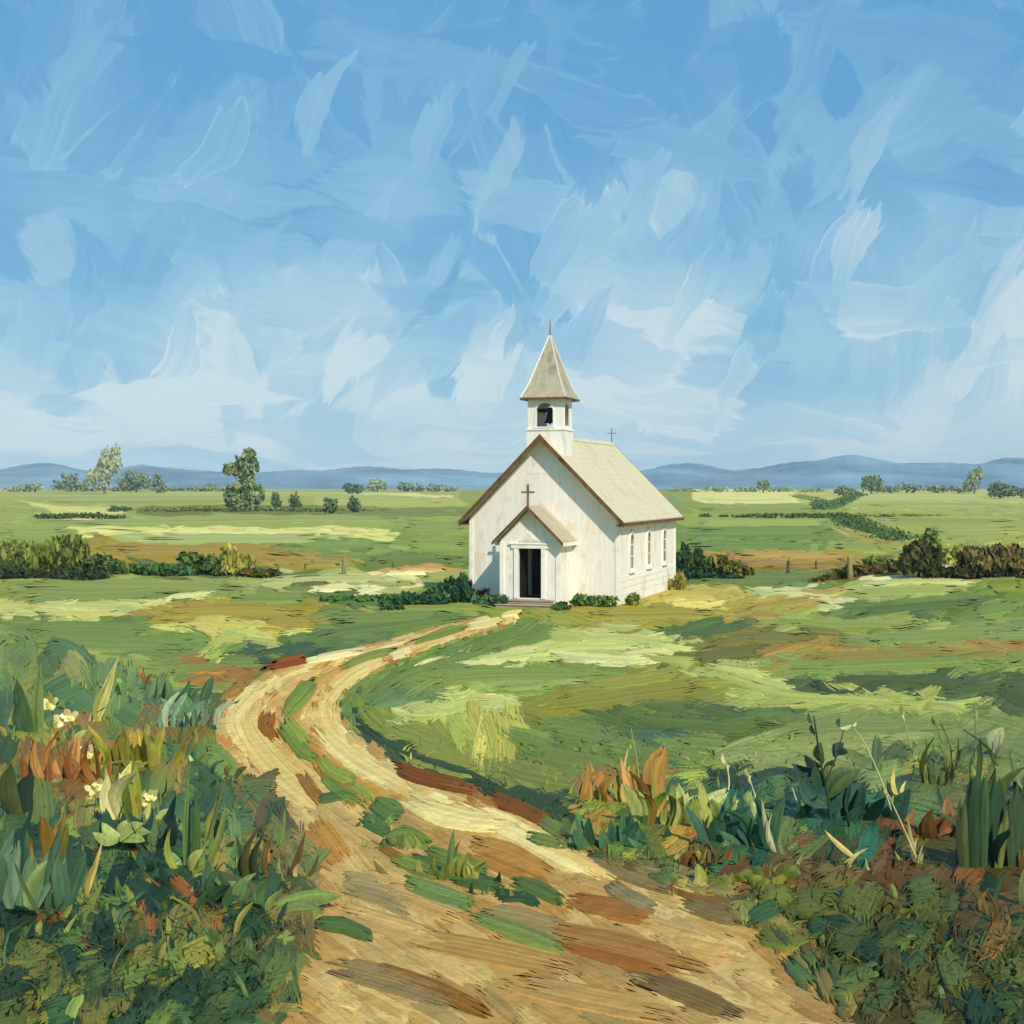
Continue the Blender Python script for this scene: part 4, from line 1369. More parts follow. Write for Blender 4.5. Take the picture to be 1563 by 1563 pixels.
bush('bush', 'low grey-green scrub at the far left end of the horizon', 'bush', 40, 750, [(0, 7, 20, 6), (-22, 5, 14, 5), (16, 9, 10, 6)], ['#7f9286', '#8a9c8f', '#6f8477'], 500, 2.8, dist=640)
bush('hedge', 'long low grey-green hedge running right from the pale feathery tree', 'hedge', 250, 751, [(-130, 4, 40, 4), (-60, 4, 40, 4), (0, 4, 40, 4), (60, 4, 40, 4), (100, 4, 30, 4), (70, 8, 10, 5)], ['#74876f', '#80937a', '#677b64'], 1500, 2.6, dist=660)
tree('tree', 'two tiered green tree standing alone in the left field', 'tree', 372, 781,
     [(-8, 27, 24, 20), (15, 30, 19, 20), (-10, 14, 17, 10), (4, 73, 21, 19), (-19, 66, 14, 10), (9, 90, 10, 8), (4, 52, 13, 10)],
     ['#5d7550', '#6d835a', '#4b6647', '#7f9068', '#46604a', '#8f9c7a'], '#55503a', 4200, 3.6, 2.2, vert=0.6)
for i_, (x, y, r, h) in enumerate(((420, 778, 7, 13), (451, 779, 9, 13), (504, 784, 11, 13), (541, 783, 10, 13))):
    lab = ['smallest of four round bushes, right beside the two tiered tree', 'second of the four round bushes counting from the two tiered tree', 'third of the four round bushes from the two tiered tree, the widest', 'last of the four round bushes, nearest the church'][i_]
    bush('round_bush', lab, 'bush', x, y, [(0, h, r, h * 0.95), (4, h * 0.6, r * 0.8, h * 0.5)], ['#556b46', '#627950', '#475d3e'], 500, 3.2, group='four round bushes in the left field')
bush('hedge', 'olive field hedge under the four round bushes and the two tiered tree', 'hedge', 370, 781, [(-130, 3, 34, 3), (-70, 4, 34, 5), (-20, 4, 34, 4), (40, 4, 34, 4), (90, 3, 34, 3), (140, 3, 30, 3), (190, 2, 30, 2)], ['#66783f', '#5a6c3a', '#748548'], 1700, 2.6)
bush('hedge', 'dark green hedge strip at the far left of the pale field line', 'hedge', 110, 792, [(-40, 4, 20, 4), (-5, 5, 25, 4), (30, 5, 25, 4), (60, 3, 20, 3)], ['#3f5a3a', '#4b6642', '#344e35'], 900, 2.8)
bush('hedge', 'short dark hedge fragment just right of the pale field line', 'hedge', 182, 781, [(-8, 4, 12, 4), (8, 4, 12, 3)], ['#425b3b', '#4f6742'], 320, 2.6)
tree('tree', 'dark green rounded tree on the skyline left of the church', 'tree', 539, 749, [(-4, 9, 13, 8), (8, 7, 10, 6)], ['#3f5b40', '#4a6747', '#54704d'], '#4a4636', 500, 2.6, 1.2, dist=560)
tree('tree', 'pale grey-green rounded tree on the skyline next to the dark one', 'tree', 576, 749, [(0, 11, 17, 9), (-10, 6, 10, 6)], ['#8ba088', '#97aa91', '#7d947d'], '#6a6656', 600, 2.6, 1.2, dist=640)
bush('tree_clump', 'bluish low tree clump on the skyline nearest the church roof', 'trees', 640, 749, [(-22, 8, 14, 7), (0, 6, 16, 6), (26, 6, 18, 6), (50, 4, 14, 4)], ['#6f8a86', '#7c9690', '#657f7c'], 800, 2.6, dist=660)
# right
tree('tree', 'squared grey-green tree on the skyline right of the church', 'tree', 1165, 747, [(-3, 12, 8, 9), (4, 12, 6, 9)], ['#6d8272', '#7a8e7c', '#607666'], '#5a5646', 420, 2.4, 1.2, dist=600, vert=0.8)
bush('hedge', 'thin green hedge on the skyline under the squared tree', 'hedge', 1150, 749, [(-110, 3, 30, 3), (-60, 4, 30, 4), (-10, 4, 30, 4), (40, 4, 30, 4), (90, 3, 30, 3)], ['#7d9370', '#8a9f7a', '#6f8765'], 1100, 2.2, dist=640)
tree('tree', 'upright brush shaped tree on the skyline above the dark scrub', 'tree', 1330, 748, [(-8, 16, 9, 13), (4, 17, 10, 14), (13, 13, 7, 11)], ['#667b5c', '#748867', '#586e52'], '#55503f', 800, 2.6, 1.4, dist=560, vert=1.0)
bush('bush', 'rounded olive bush left of the brush shaped skyline tree', 'bush', 1285, 752, [(0, 7, 15, 7), (14, 6, 10, 5)], ['#6c7d50', '#78895a', '#5f7048'], 420, 2.6, dist=520)
bush('hedge', 'grey hedge band on the right skyline between the two upright trees', 'hedge', 1410, 749, [(-60, 6, 26, 6), (-20, 8, 26, 7), (25, 6, 26, 6), (60, 5, 20, 5)], ['#6b7d66', '#778971', '#5e715b'], 1100, 2.6, dist=600)
tree('tree', 'pale upright tree near the right end of the skyline', 'tree', 1487, 749, [(0, 22, 11, 17), (-8, 14, 9, 11), (7, 30, 7, 12)], ['#7c8f7a', '#899b85', '#6c816c'], '#5f5b4a', 800, 2.6, 1.4, dist=570, vert=1.0)
tree('tree', 'dark spreading tree at the right end of the skyline', 'tree', 1526, 756, [(0, 14, 17, 12), (16, 12, 15, 9), (-12, 10, 9, 8), (36, 9, 14, 7)], ['#5d7361', '#6a7f6b', '#4e6453'], '#4f4b3c', 1000, 2.8, 1.4, dist=460)
bush('hedge', 'dark straight field hedge right of the church', 'hedge', 1195, 791, [(-60, 3, 22, 3), (-25, 4, 24, 4), (15, 4, 24, 4), (50, 4, 24, 4), (85, 5, 20, 4)], ['#4d6a3c', '#587544', '#3f5a35'], 1200, 2.6)
bush('hedge', 'faint olive hedge continuing to the right of the forked hedge', 'hedge', 1360, 789, [(-50, 3, 24, 3), (-10, 3, 24, 3), (30, 3, 24, 3), (65, 2, 22, 2)], ['#7f8c4c', '#72803f', '#8b9857'], 800, 2.2)
bush('hedge', 'two dark tufts of hedge standing apart near the church roof', 'hedge', 1090, 789, [(-14, 2, 11, 3), (15, 1.5, 8, 2)], ['#4d6a3c', '#3f5a35'], 260, 2.4)


def hedge_line(label, pts, cols, r, n, dab=2.6):
    g = ground(*np.array(pts, float).T)
    g0 = g[0]
    L3 = []
    for a, b in zip(g[:-1], g[1:]):
        m_ = max(2, int(np.linalg.norm(b - a) / 2.6))
        for t in np.linspace(0, 1, m_):
            p = a + (b - a) * t
            L3.append((*(p - g0 + np.array([0, 0, r * p[1] / F * 0.5])), 2.6, 3.6, r * p[1] / F * 0.9))
    p_, d, near = lobes_points(L3, n * 4, 0.2)
    p_[:, 2] = np.abs(p_[:, 2])
    Q = QM()
    sc_l = (g0[1] + p_[:, 1]) / F
    dabs(Q, p_, dab * sc_l.mean(), palette(cols, len(p_), near), outward=d)
    o = Q.build('hedge', M_CROWN)
    o.location = tuple(g0)
    return tag(o, label, 'hedge')


hedge_line('dark hedge branch slanting up to the right at the fork of the far hedges', [(1256, 778), (1275, 771), (1300, 760), (1312, 757)], ['#45623a', '#516e42', '#39532f'], 4.5, 700)
hedge_line('short dark hedge stub rising at the left of the hedge fork', [(1255, 778), (1252, 768)], ['#45623a', '#516e42'], 4.0, 220)
hedge_line('thin pale hedge running left from the top of the hedge fork', [(1252, 764), (1215, 758)], ['#75894f', '#697d46'], 2.2, 200)
hedge_line('dark hedge slanting down from the fork towards the dark scrub', [(1287, 791), (1310, 803), (1345, 815), (1375, 825)], ['#3f5c38', '#4b6840', '#344f30'], 4.5, 800)

# scrub in the middle distance, left
bush('bush', 'big olive bush at the left edge above the meadow', 'bush', 40, 872, [(-20, 22, 30, 22), (20, 20, 26, 20), (45, 26, 20, 24), (-50, 20, 30, 20)], OLIVE, 1500, 9, vert=1.0, aspect=2.2)
bush('bush', 'tall dark brown-green bush beside the big olive bush', 'bush', 105, 880, [(-8, 30, 22, 27), (12, 30, 16, 26)], ['#4a5a2b', '#5d6a34', '#39482a', '#6e7a3c'], 900, 8, vert=1.0, aspect=2.2)
bush('bush', 'dark low scrub in front of the two left edge bushes', 'bush', 90, 886, [(-80, 10, 30, 10), (-30, 6, 30, 7), (10, 10, 30, 11), (50, 7, 25, 8)], ['#26392a', '#1f3328', '#33472f', '#2b3a22'], 1200, 7)
bush('bush', 'rounded dark green bush right of the tall brown-green bush', 'bush', 155, 878, [(0, 18, 24, 16), (24, 12, 18, 11)], ['#3a5230', '#4a6236', '#2f4630', '#5c7040'], 800, 7)
bush('bush', 'low spreading dark green scrub between the bush groups', 'bush', 240, 879, [(-40, 7, 30, 7), (0, 8, 36, 8), (36, 8, 24, 8)], ['#3a5a3a', '#46663f', '#2c4a34'], 1000, 7)
bush('bush', 'domed dark green bush with a bright olive right side', 'bush', 312, 879, [(-18, 18, 20, 17), (10, 16, 18, 16)], ['#3f5a30', '#354e2c', '#4f6a3a'], 800, 7)
bush('bush', 'bright olive bush leaning right beside the domed dark bush', 'bush', 356, 878, [(-8, 24, 16, 20), (10, 14, 18, 14)], ['#8a8f45', '#787f3c', '#9b9c55', '#6a7536'], 800, 7, vert=1.0, aspect=2.4)
bush('bush', 'low dark tail of scrub at the right end of the left bushes', 'bush', 392, 882, [(-10, 7, 22, 7), (16, 5, 18, 5)], ['#4a5a2e', '#3b4b28', '#5a4a2a'], 500, 6)
# by the church
bush('bush', 'tall blue-green shrub against the left corner of the church', 'bush', 698, 922, [(-8, 18, 20, 18), (10, 22, 14, 20), (-22, 12, 16, 12)], DEEP, 1100, 8, vert=0.8)
bush('bush', 'low blue-green shrub spreading left of the church corner shrub', 'bush', 645, 926, [(-20, 10, 26, 9), (16, 12, 24, 11), (-40, 8, 20, 7)], ['#2c5038', '#375c40', '#21442f', '#446848'], 1100, 8)
bush('bush', 'flat dark green shrub at the far left of the church shrubs', 'bush', 575, 920, [(-20, 5, 26, 5), (20, 6, 26, 6), (-60, 4, 26, 4)], ['#44683f', '#36593a', '#527547'], 800, 6)
bush('bush', 'small ragged dark plant in the grass left of the church shrubs', 'bush', 598, 934, [(-6, 5, 12, 5), (10, 4, 10, 4)], ['#2f5038', '#466a3e'], 260, 6)
bush('bush', 'rust brown shrub in the shade left of the porch', 'bush', 740, 917, [(-3, 9, 13, 8), (5, 14, 9, 8)], ['#6e4226', '#805030', '#5a371f'], 520, 6)
bush('bush', 'dark green shrub beside the porch steps on the left', 'bush', 752, 926, [(-12, 8, 18, 8), (10, 9, 13, 9)], ['#355640', '#43654a', '#2a4936', '#54714c'], 620, 6)
bush('bush', 'leafy green shrub right of the porch below the facade', 'bush', 902, 926, [(-16, 9, 15, 8), (6, 8, 18, 7), (26, 8, 15, 6)], ['#587540', '#466538', '#6b8548', '#345632'], 800, 6)
bush('bush', 'small dark shrub at the right foot of the porch steps', 'bush', 856, 933, [(0, 6, 13, 6)], ['#3a5a34', '#4a6a3c', '#2e4c30'], 260, 6)
bush('bush', 'small olive shrub at the near right corner of the church', 'bush', 969, 924, [(-2, 8, 11, 8)], ['#6d8040', '#59703a', '#808f4a'], 320, 6)
bush('bush', 'yellow-green grass clump at the back corner of the side wall', 'bush', 1038, 900, [(0, 9, 8, 11), (-14, 5, 14, 4)], ['#76783c', '#6a7038', '#878548'], 360, 6, vert=1.5, aspect=3)
bush('bush', 'dark bottle green bush growing behind the church side wall', 'bush', 1056, 882, [(-12, 26, 15, 24), (10, 22, 16, 20), (30, 16, 14, 15)], ['#274430', '#33522f', '#1d382a', '#46602f'], 1300, 7, vert=0.8)
bush('bush', 'olive brown bush at the right of the dark church bush', 'bush', 1112, 882, [(-14, 20, 15, 18), (6, 14, 16, 13), (22, 9, 16, 9)], ['#5c6030', '#6f6f38', '#475228', '#7f7a3e'], 900, 7, vert=0.6)
bush('bush', 'low blue-black scrub at the foot of the church bushes', 'bush', 1095, 886, [(-20, 5, 22, 5), (20, 4, 26, 4), (-44, 7, 16, 7)], ['#26443c', '#1f3a34', '#33544a'], 600, 5)
# scrub right
tree('tree', 'dark brown-black small tree in the right scrub', 'tree', 1402, 884, [(-6, 36, 18, 24), (14, 28, 18, 20), (-18, 24, 14, 15)], ['#38402a', '#2c3524', '#4a5032', '#3f3f28'], '#2a2118', 1400, 7, 2.6, vert=0.7)
bush('bush', 'rounded olive green bush behind the dark small tree', 'bush', 1420, 872, [(0, 46, 13, 18), (4, 24, 16, 22)], ['#5c7040', '#6b7e4a', '#4f6238'], 800, 7)
bush('bush', 'pale yellow-green bush right of the dark small tree', 'bush', 1455, 866, [(-8, 16, 14, 15), (12, 18, 18, 13)], ['#a3ae62', '#8f9c54', '#b6bd74', '#7c8a48'], 700, 7, dist=86)
bush('bush', 'brown thorny scrub at the right edge of the picture', 'bush', 1520, 880, [(-28, 24, 26, 20), (10, 26, 26, 20), (40, 24, 26, 22)], ['#575034', '#655d3b', '#48432a', '#716a48'], 1600, 8, vert=0.8, aspect=2.4)
bush('bush', 'dark low scrub under the brown thorny scrub', 'bush', 1468, 884, [(-34, 9, 26, 9), (6, 10, 26, 9), (48, 8, 26, 8)], ['#2f3d26', '#26341f', '#3d4a2c', '#3a2e1e'], 1200, 7)
bush('bush', 'flat dark brown scrub left of the dark small tree', 'bush', 1320, 878, [(-60, 4, 26, 4), (-20, 9, 26, 8), (24, 8, 26, 7)], ['#4f4a2a', '#5e5a32', '#3f4026'], 900, 6)
bush('bush', 'small green bush above the flat brown scrub', 'bush', 1345, 866, [(-10, 8, 16, 7), (10, 6, 12, 5)], ['#66783c', '#55682f'], 360, 6)


# fence posts
def post(label, px, py, hp, wp, col, lean=0.0):
    g = gp(px, py)
    s = g[1] / F
    bm = bmesh.new()
    w, h = wp * s / 2, hp * s
    prof = [(-0.25, 1.12), (0.0, 1.1), (h * 0.5, 0.96), (h * 0.93, 0.92), (h, 0.55)]
    rg = []
    for z, k in prof:
        rg.append([bm.verts.new((w * k * (math.cos(a) * (1 + 0.12 * math.sin(3 * a))) + lean * z, w * k * math.sin(a), z + (0.04 * math.cos(a) if z == h else 0))) for a in np.linspace(0, 2 * math.pi, 11)[:-1]])
    for a, b in zip(rg[:-1], rg[1:]):
        for k in range(10): bm.faces.new((a[k], a[(k + 1) % 10], b[(k + 1) % 10], b[k]))
    bm.faces.new(rg[-1]); bm.faces.new(rg[0])
    o = link('fence_post', bm, mat_post[col])
    o.location = tuple(g)
    return tag(o, label, 'fence post', 'weathered fence posts in the meadow')


mat_post = {'pale': mat_paint('post_wood_pale', '#8d8a5e', '#9c9868', '#6f6c46', stretch=(6, 6, 1)), 'dark': mat_paint('post_wood_dark', '#5c5a3a', '#6b6844', '#47452c', stretch=(6, 6, 1))}
post('thick pale fence post standing left of the church by the sandy patch', 525, 879, 27, 8, 'pale', 0.06)
post('short dark stake left of the thick pale fence post', 466, 869, 9, 3, 'dark')
post('tiny dark stake above the sandy patch', 600, 866, 8, 3, 'dark', -0.1)
post('leaning olive fence post, first to the right of the church bushes', 1203, 877, 22, 5.5, 'dark', 0.03)
post('thin short fence post between the two right hand posts', 1246, 871, 15, 3.5, 'dark', -0.03)
post('tallest pale fence post before the flat brown scrub', 1298, 884, 36, 8, 'pale', -0.04)
post('grey post half lost in the dark scrub at the right', 1466, 880, 17, 5, 'pale')


# ------------------------------------------------------------------ foreground plants
def blade(Q, base, tip, w, col, bend=0.15, seg=7, fold=0.25, base_w=0.55, shape='blade', depth=0.0, yaw=0.0):
    """one leaf blade from base to tip (3D), keeled, curved"""
    base, tip = np.array(base, float), np.array(tip, float)
    ax = tip - base
    ln = np.linalg.norm(ax)
    t = np.linspace(0, 1, seg)
    side = np.cross(ax, np.array([math.sin(yaw), -math.cos(yaw), 0.40]))
    side = side / (np.linalg.norm(side) + 1e-9)
    perp = np.cross(ax / ln, side)
    hor = np.cross(np.array([0, -1.0, 0.0]), ax / ln)
    p = base + ax * t[:, None] + hor * (bend * ln * np.sin(t * math.pi))[:, None] + np.array([0, depth, 0]) * (ln * t ** 2)[:, None]
    if shape == 'leaf':
        prof = np.sin(np.clip(t * 0.97 + 0.03, 0, 1) * math.pi) ** 0.75 + 0.04
    elif shape == 'stroke':
        prof = np.minimum(1, 0.55 + t * 1.5) * np.minimum(1, (1 - t) * 3.2 + 0.30)
    else:
        prof = (base_w + (1 - base_w) * np.sin(np.clip(t * 2.2, 0, 1) * math.pi / 2)) * (1 - t ** 2.2) + 0.04
    NC = 8
    e = np.linspace(-1, 1, NC)
    keel = perp / (np.linalg.norm(perp) + 1e-9) * (w * fold * 0.5)
    if keel[1] > 0: keel = -keel
    ridge = (1 - np.abs(e)) * 0.7 + R.uniform(-0.14, 0.14, NC)
    v = p[:, None] + side[None, None] * (w * 0.5 * prof)[:, None, None] * e[None, :, None] + keel[None, None] * (prof[:, None] * ridge[None])[..., None]
    # combed end: the strips of a broad blade stop at their own lengths
    rag = R.uniform(0, 0.16 if shape == 'stroke' else 0.04, NC)
    v = v - (ax[None, None] * (rag[None, :] * (t[:, None] ** 4))[..., None])
    tone = np.exp(R.normal(0, 0.17, (NC, 1)) + R.normal(0, 0.05, (NC, 3)))
    shade = np.exp(R.normal(0, 0.06, (seg, 1, 1)))
    c = np.clip(1.12 * col[None, None] * ALB_LEAF * tone[None] * shade, 0, 0.85)
    Q.add(v.reshape(-1, 3), grid_faces(seg, NC), c.reshape(-1, 3))


def stemtube(Q, pts, r, col):
    pts = np.array(pts, float)
    th = np.linspace(0, 2 * math.pi, 6)
    n = len(pts)
    rr = np.linspace(r, r * 0.45, n)
    v = pts[:, None] + rr[:, None, None] * np.stack([np.cos(th), np.sin(th), np.zeros(6)], -1)[None]
    Q.add(v.reshape(-1, 3), grid_faces(n, 6), np.tile(col, (n * 6, 1)))


class Plant:
    """a plant surveyed in sketch pixels around one foot"""
    def __init__(self, px, py):
        self.g = gp(px, py)
        self.px, self.py = px, py
        self.s = self.g[1] / F
        self.Q = QM()

    def P(self, x, y, dep=0.0):
        """sketch point at the plant's own distance, dep metres nearer (-) or farther"""
        p = np.array([(x - self.px) * self.s, dep, (self.py - y) * self.s])
        return p

    def blade(self, x0, y0, x1, y1, w, h, **k):
        dep0 = R.uniform(-0.08, 0.08)
        col = lin(h) * np.exp(R.normal(0, 0.06))
        a = self.P(x0, y0, dep0)
        zg = float(zt(a[0] + self.g[0], a[1] + self.g[1])) - self.g[2]
        if k.pop('rooted', True): a[2] = min(a[2], zg + 0.02) if a[2] < zg + 0.25 else a[2]
        blade(self.Q, a, self.P(x1, y1, dep0 + R.uniform(-0.1, 0.1)), w * self.s, col, yaw=R.uniform(-0.5, 0.5), **k)
        return self

    def stem(self, pts, r, h):
        dep = R.uniform(-0.1, 0.1)
        pts = np.array(pts, float).reshape(-1, 2)
        t = np.linspace(0, 1, len(pts)); tt2 = np.linspace(0, 1, 4 * len(pts))
        xs, ys = np.interp(tt2, t, pts[:, 0]), np.interp(tt2, t, pts[:, 1])
        k = np.array([0.25, 0.5, 0.25])
        for _ in range(3):
            xs[1:-1] = np.convolve(xs, k, mode='valid'); ys[1:-1] = np.convolve(ys, k, mode='valid')
        stemtube(self.Q, [self.P(x, y, dep) for x, y in zip(xs, ys)], r * self.s, lin(h))
        return self

    def clump(self, n, spread, hmin, hmax, w, cols, lean=0.0, fan=0.45, shape='blade', bend=0.14, depth=0.3):
        for k in range(n):
            x0 = self.px + R.normal(0, spread * 0.5)
            dep = R.normal(0, spread * 0.5 * self.s) * depth
            hh = R.uniform(hmin, hmax)
            a = R.normal(lean, fan)
            a_ = np.array([(x0 - self.px) * self.s, dep, 0.0])
            a_[2] = float(zt(a_[0] + self.g[0], a_[1] + self.g[1])) - self.g[2] - 0.02
            b_ = a_ + np.array([math.sin(a) * hh * self.s, R.normal(0, 0.25) * hh * self.s, math.cos(a) * hh * self.s])
            blade(self.Q, a_, b_, w * self.s * R.uniform(0.6, 1.3), lin(cols[R.integers(len(cols))]) * np.exp(R.normal(0, 0.12)),
                  bend=R.normal(0, bend), yaw=R.uniform(-0.9, 0.9), depth=R.normal(0, 0.15), shape=shape)
        return self

    def done(self, name, label, cat, group=None):
        o = self.Q.build(name, M_LEAF)
        o.location = tuple(self.g)
        return tag(o, label, cat, group)


# undergrowth: the close mass of short leaves nobody could count
UG = QM()
INNER = np.concatenate([el * 0.95 + er * 0.05, (el * 0.05 + er * 0.95)[::-1]])
regions = [  # polygon, number, (height range), width, palette
    ([(0, 1010), (130, 1010), (230, 1060), (250, 1130), (0, 1140)], 300, (16, 44), 15, ['#7b9450', '#6b8a49', '#8a9a48', '#5c7d4b', '#8f9650', '#4f7348', '#748f58']),
    ([(0, 1120), (260, 1110), (300, 1230), (0, 1250)], 460, (26, 66), 16, ['#a08f48', '#93703c', '#7f7f3a', '#5a7040', '#8f8a46', '#4c6a40', '#8f8a46', '#6f8a46']),
    ([(180, 1060), (280, 1090), (320, 1160), (370, 1260), (300, 1300), (230, 1200)], 420, (25, 70), 14, ['#4f7048', '#3d5f45', '#6b8348', '#7d8f45', '#5d7d5a', '#92853c']),
    ([(0, 1230), (300, 1230), (390, 1330), (430, 1430), (0, 1440)], 780, (34, 84), 17, ['#24443a', '#2f5238', '#4c6a3c', '#1e3a33', '#6a7c3f', '#375a40', '#8a5a2b', '#7d8f45', '#5f7a48', '#8a8440']),
    ([(0, 1430), (430, 1430), (400, 1563), (0, 1563)], 420, (40, 90), 22, ['#24443a', '#34553a', '#4a643a', '#7a7a3c', '#5d743c', '#2f4f3c']),
    ([(890, 1215), (1060, 1200), (1090, 1300), (910, 1290)], 300, (22, 55), 14, ['#7f8f45', '#a38a48', '#a88046', '#5f7d42', '#456a44', '#8fa05a']),
    ([(1070, 1235), (1200, 1215), (1340, 1222), (1330, 1290), (1090, 1310)], 520, (24, 60), 15, ['#1f443c', '#2a5446', '#36604a', '#4f7044', '#225048', '#6a8148', '#2f4d36']),
    ([(1060, 1290), (1480, 1230), (1500, 1350), (1100, 1380)], 130, (18, 44), 14, ['#5c4a2a', '#66502e', '#4a4a2a', '#6a4a2a', '#66602f', '#3f4f2f', '#5e4028']),
    ([(1330, 1170), (1500, 1160), (1500, 1260), (1340, 1260)], 170, (22, 55), 12, ['#6f8350', '#7b8a4c', '#5c7444', '#8a8a48', '#48633c']),
    ([(1470, 1230), (1600, 1220), (1600, 1420), (1490, 1420)], 460, (50, 150), 18, ['#27422f', '#33502f', '#4a5a30', '#1f3a30', '#5c4a26', '#3d5838']),
    ([(1050, 1370), (1563, 1360), (1600, 1440), (1160, 1420)], 90, (16, 40), 14, ['#5c6a2c', '#6b7533', '#4a5c2c', '#2f4c36', '#7a5a2c', '#3f5a38']),
    ([(1230, 1430), (1600, 1430), (1600, 1563), (1350, 1563)], 160, (22, 55), 16, ['#4a5c30', '#3d5a38', '#24443a', '#55683a', '#4a4a28']),
]
for poly, n, (h0, h1), w, cols in regions:
    poly = np.array(poly, float)
    lo_p, hi_p = poly.min(0), poly.max(0)
    pts = R.uniform(lo_p, hi_p, (n * 5, 2))
    pts = pts[inside(pts[:, 0], pts[:, 1], poly) & ~inside(pts[:, 0], pts[:, 1], INNER)][:int(n * 0.5)]
    G_ = ground(pts[:, 0], pts[:, 1])
    for i_, ((x, y), g) in enumerate(zip(pts, G_)):
        s = g[1] / F
        # neighbours share a hue: colour picked by a slow wave plus chance
        k = int((math.sin(x * 0.031 + y * 0.017) + math.sin(y * 0.043 - x * 0.013) + 2) * 0.25 * len(cols) + R.normal(0, 1.2)) % len(cols)
        col = lin(cols[k])
        if i_ % 20 < 16:
            # a combed, half fallen swathe of broad leaves
            L = R.uniform(40, 105)
            a = R.normal(0.15, 0.75) if (x < 700 and y < 1440) else R.normal(0.95, 0.45)
            e = np.array([math.sin(a), -math.cos(a)]) * L * 0.5
            bow = np.array([e[1], -e[0]]) * R.normal(0, 0.35)
            pth = np.array([(x, y)]) + np.array([-e, -e * 0.4 + bow * 0.7, e * 0.4 + bow * 0.7, e])
            stroke(UG, pth, R.uniform(18, 42), col * np.exp(R.normal(0, 0.26)) * 1.18, R.uniform(2, 12), 2.0, 7, 0.13, 0.4, 1.0)
            continue
        hh = R.uniform(h0, h1) * (0.55 if i_ % 20 < 19 else 0.95) * s
        a = R.normal(0.1, 0.7)
        tip = g + np.array([math.sin(a) * hh, R.normal(0, 0.45) * hh, math.cos(a) * hh])
        blade(UG, g - np.array([0, 0, 0.02]), tip, w * s * (R.uniform(0.4, 0.9) if i_ % 20 < 19 else R.uniform(0.25, 0.5)), col * 1.15 * np.exp(R.normal(0, 0.3)), bend=R.normal(0, 0.14), seg=6,
              yaw=R.uniform(-1, 1), shape='stroke' if R.uniform() < 0.6 else 'blade', depth=R.normal(0, 0.15))
# ragged verges low on the track: clumps pushed over its edges
for P_, sg_ in ((el, 1), (er, -1)):
    for k in range(130):
        i0 = R.integers(int(NT_ * (0.54 if sg_ > 0 else 0.66)), int(NT_ * 0.88))
        p0 = P_[i0] + np.array([sg_ * R.normal(2, 16), R.normal(0, 8)])
        c_ = lin(['#667a44', '#75854a', '#586c40', '#7f7442', '#8f8450', '#7a6a44', '#4c6640', '#9a8a54'][R.integers(8)])
        dv = P_[min(i0 + 6, NT_ - 1)] - P_[i0]; a0 = math.atan2(dv[1], dv[0]) + R.normal(0, 0.6)
        e = np.array([math.cos(a0), math.sin(a0)]) * R.uniform(18, 42)
        stroke(UG, np.array([p0 - e, p0 + R.normal(0, 4, 2), p0 + e]), R.uniform(10, 24), c_ * np.exp(R.normal(0, 0.2)), R.uniform(4, 9), 2.0, 7, 0.13, 0.5, 1.0)
ug = UG.build('undergrowth', M_LEAF)
tag(ug, 'loose tangle of green, ochre and rust leaves along both foreground corners', 'undergrowth', kind='stuff')

# left foreground, individual plants
Plant(190, 1262).clump(16, 26, 60, 118, 22, ['#b9bf6a', '#cbd085', '#a3ad58', '#e3e2b0', '#8f9c48'], 0.05, 0.20, 'leaf', 0.08).done('leafy_clump', 'pale yellow-green broad leaved clump with painted cream highlights in the left thicket', 'plant')  # cream blades put the highlight on the leaves into their colour
p = Plant(150, 1110)
p.stem([(128, 1118), (145, 1070), (165, 1030), (179, 1004)], 2.6, '#c3c383').stem([(150, 1085), (170, 1070), (180, 1055)], 1.4, '#b7c08a')
p.blade(140, 1118, 178, 1005, 13, '#b5ba76', bend=-0.02).blade(150, 1115, 165, 1040, 10, '#8f9a58').done('tall_grass', 'tall straw coloured grass stalk rising above the left thicket into the meadow', 'grass')
Plant(48, 1128).blade(52, 1128, 28, 1034, 24, '#3f6040', shape='leaf', bend=0.03).blade(58, 1128, 62, 1010, 20, '#65854c', bend=0.02).blade(40, 1128, 36, 1060, 14, '#35553c').done('tall_grass', 'upright dark green pointed blades at the far left of the meadow edge', 'grass')
for (x, y, lab, sz) in ((82, 1080, 'cream flowered plant near the dark pointed blades at left', 1.1), (112, 1098, 'cream flowered plant above the rust grass at left', 1.0),
                        (138, 1152, 'cream flowered plant highest on the ochre patch left of the pale clump', 1.2), (160, 1202, 'cream flowered plant touching the pale broad leaved clump', 0.9), (238, 1218, 'cream flowered plant right of the pale broad leaved clump', 0.9)):
    p = Plant(x, y + 42)
    p.stem([(x, y + 44), (x + 2, y + 20), (x, y)], 1.6, '#7d8f55').stem([(x, y + 40), (x - 9, y + 20), (x - 12, y + 8)], 1.2, '#7d8f55')
    p.blade(x, y + 42, x - 16, y + 14, 11, '#7f9658', shape='leaf').blade(x, y + 42, x + 17, y + 18, 11, '#8fa565', shape='leaf')
    flow = []
    root = p.done('flowering_plant', lab, 'flower', 'cream flowered plants in the left thicket')
    Q2 = QM()
    for cx, cy, m_ in ((x, y, 5), (x - 13, y + 8, 3)):
        for k in range(m_):
            a = 2 * math.pi * k / m_ + R.uniform(0, 0.8)
            c0 = p.P(cx, cy - 8, -0.12)
            c1 = c0 + np.array([math.cos(a) * 15 * sz, -8 - 3 * abs(math.sin(a)), 2 + math.sin(a) * 11 * sz]) * p.s
            blade(Q2, c0, c1, 10 * sz * p.s, lin(['#dcd9a8', '#e3dcb2', '#d0d094'][R.integers(3)]), 0.05, 5, shape='leaf')
    Q2.build('petals', M_LEAF, root)
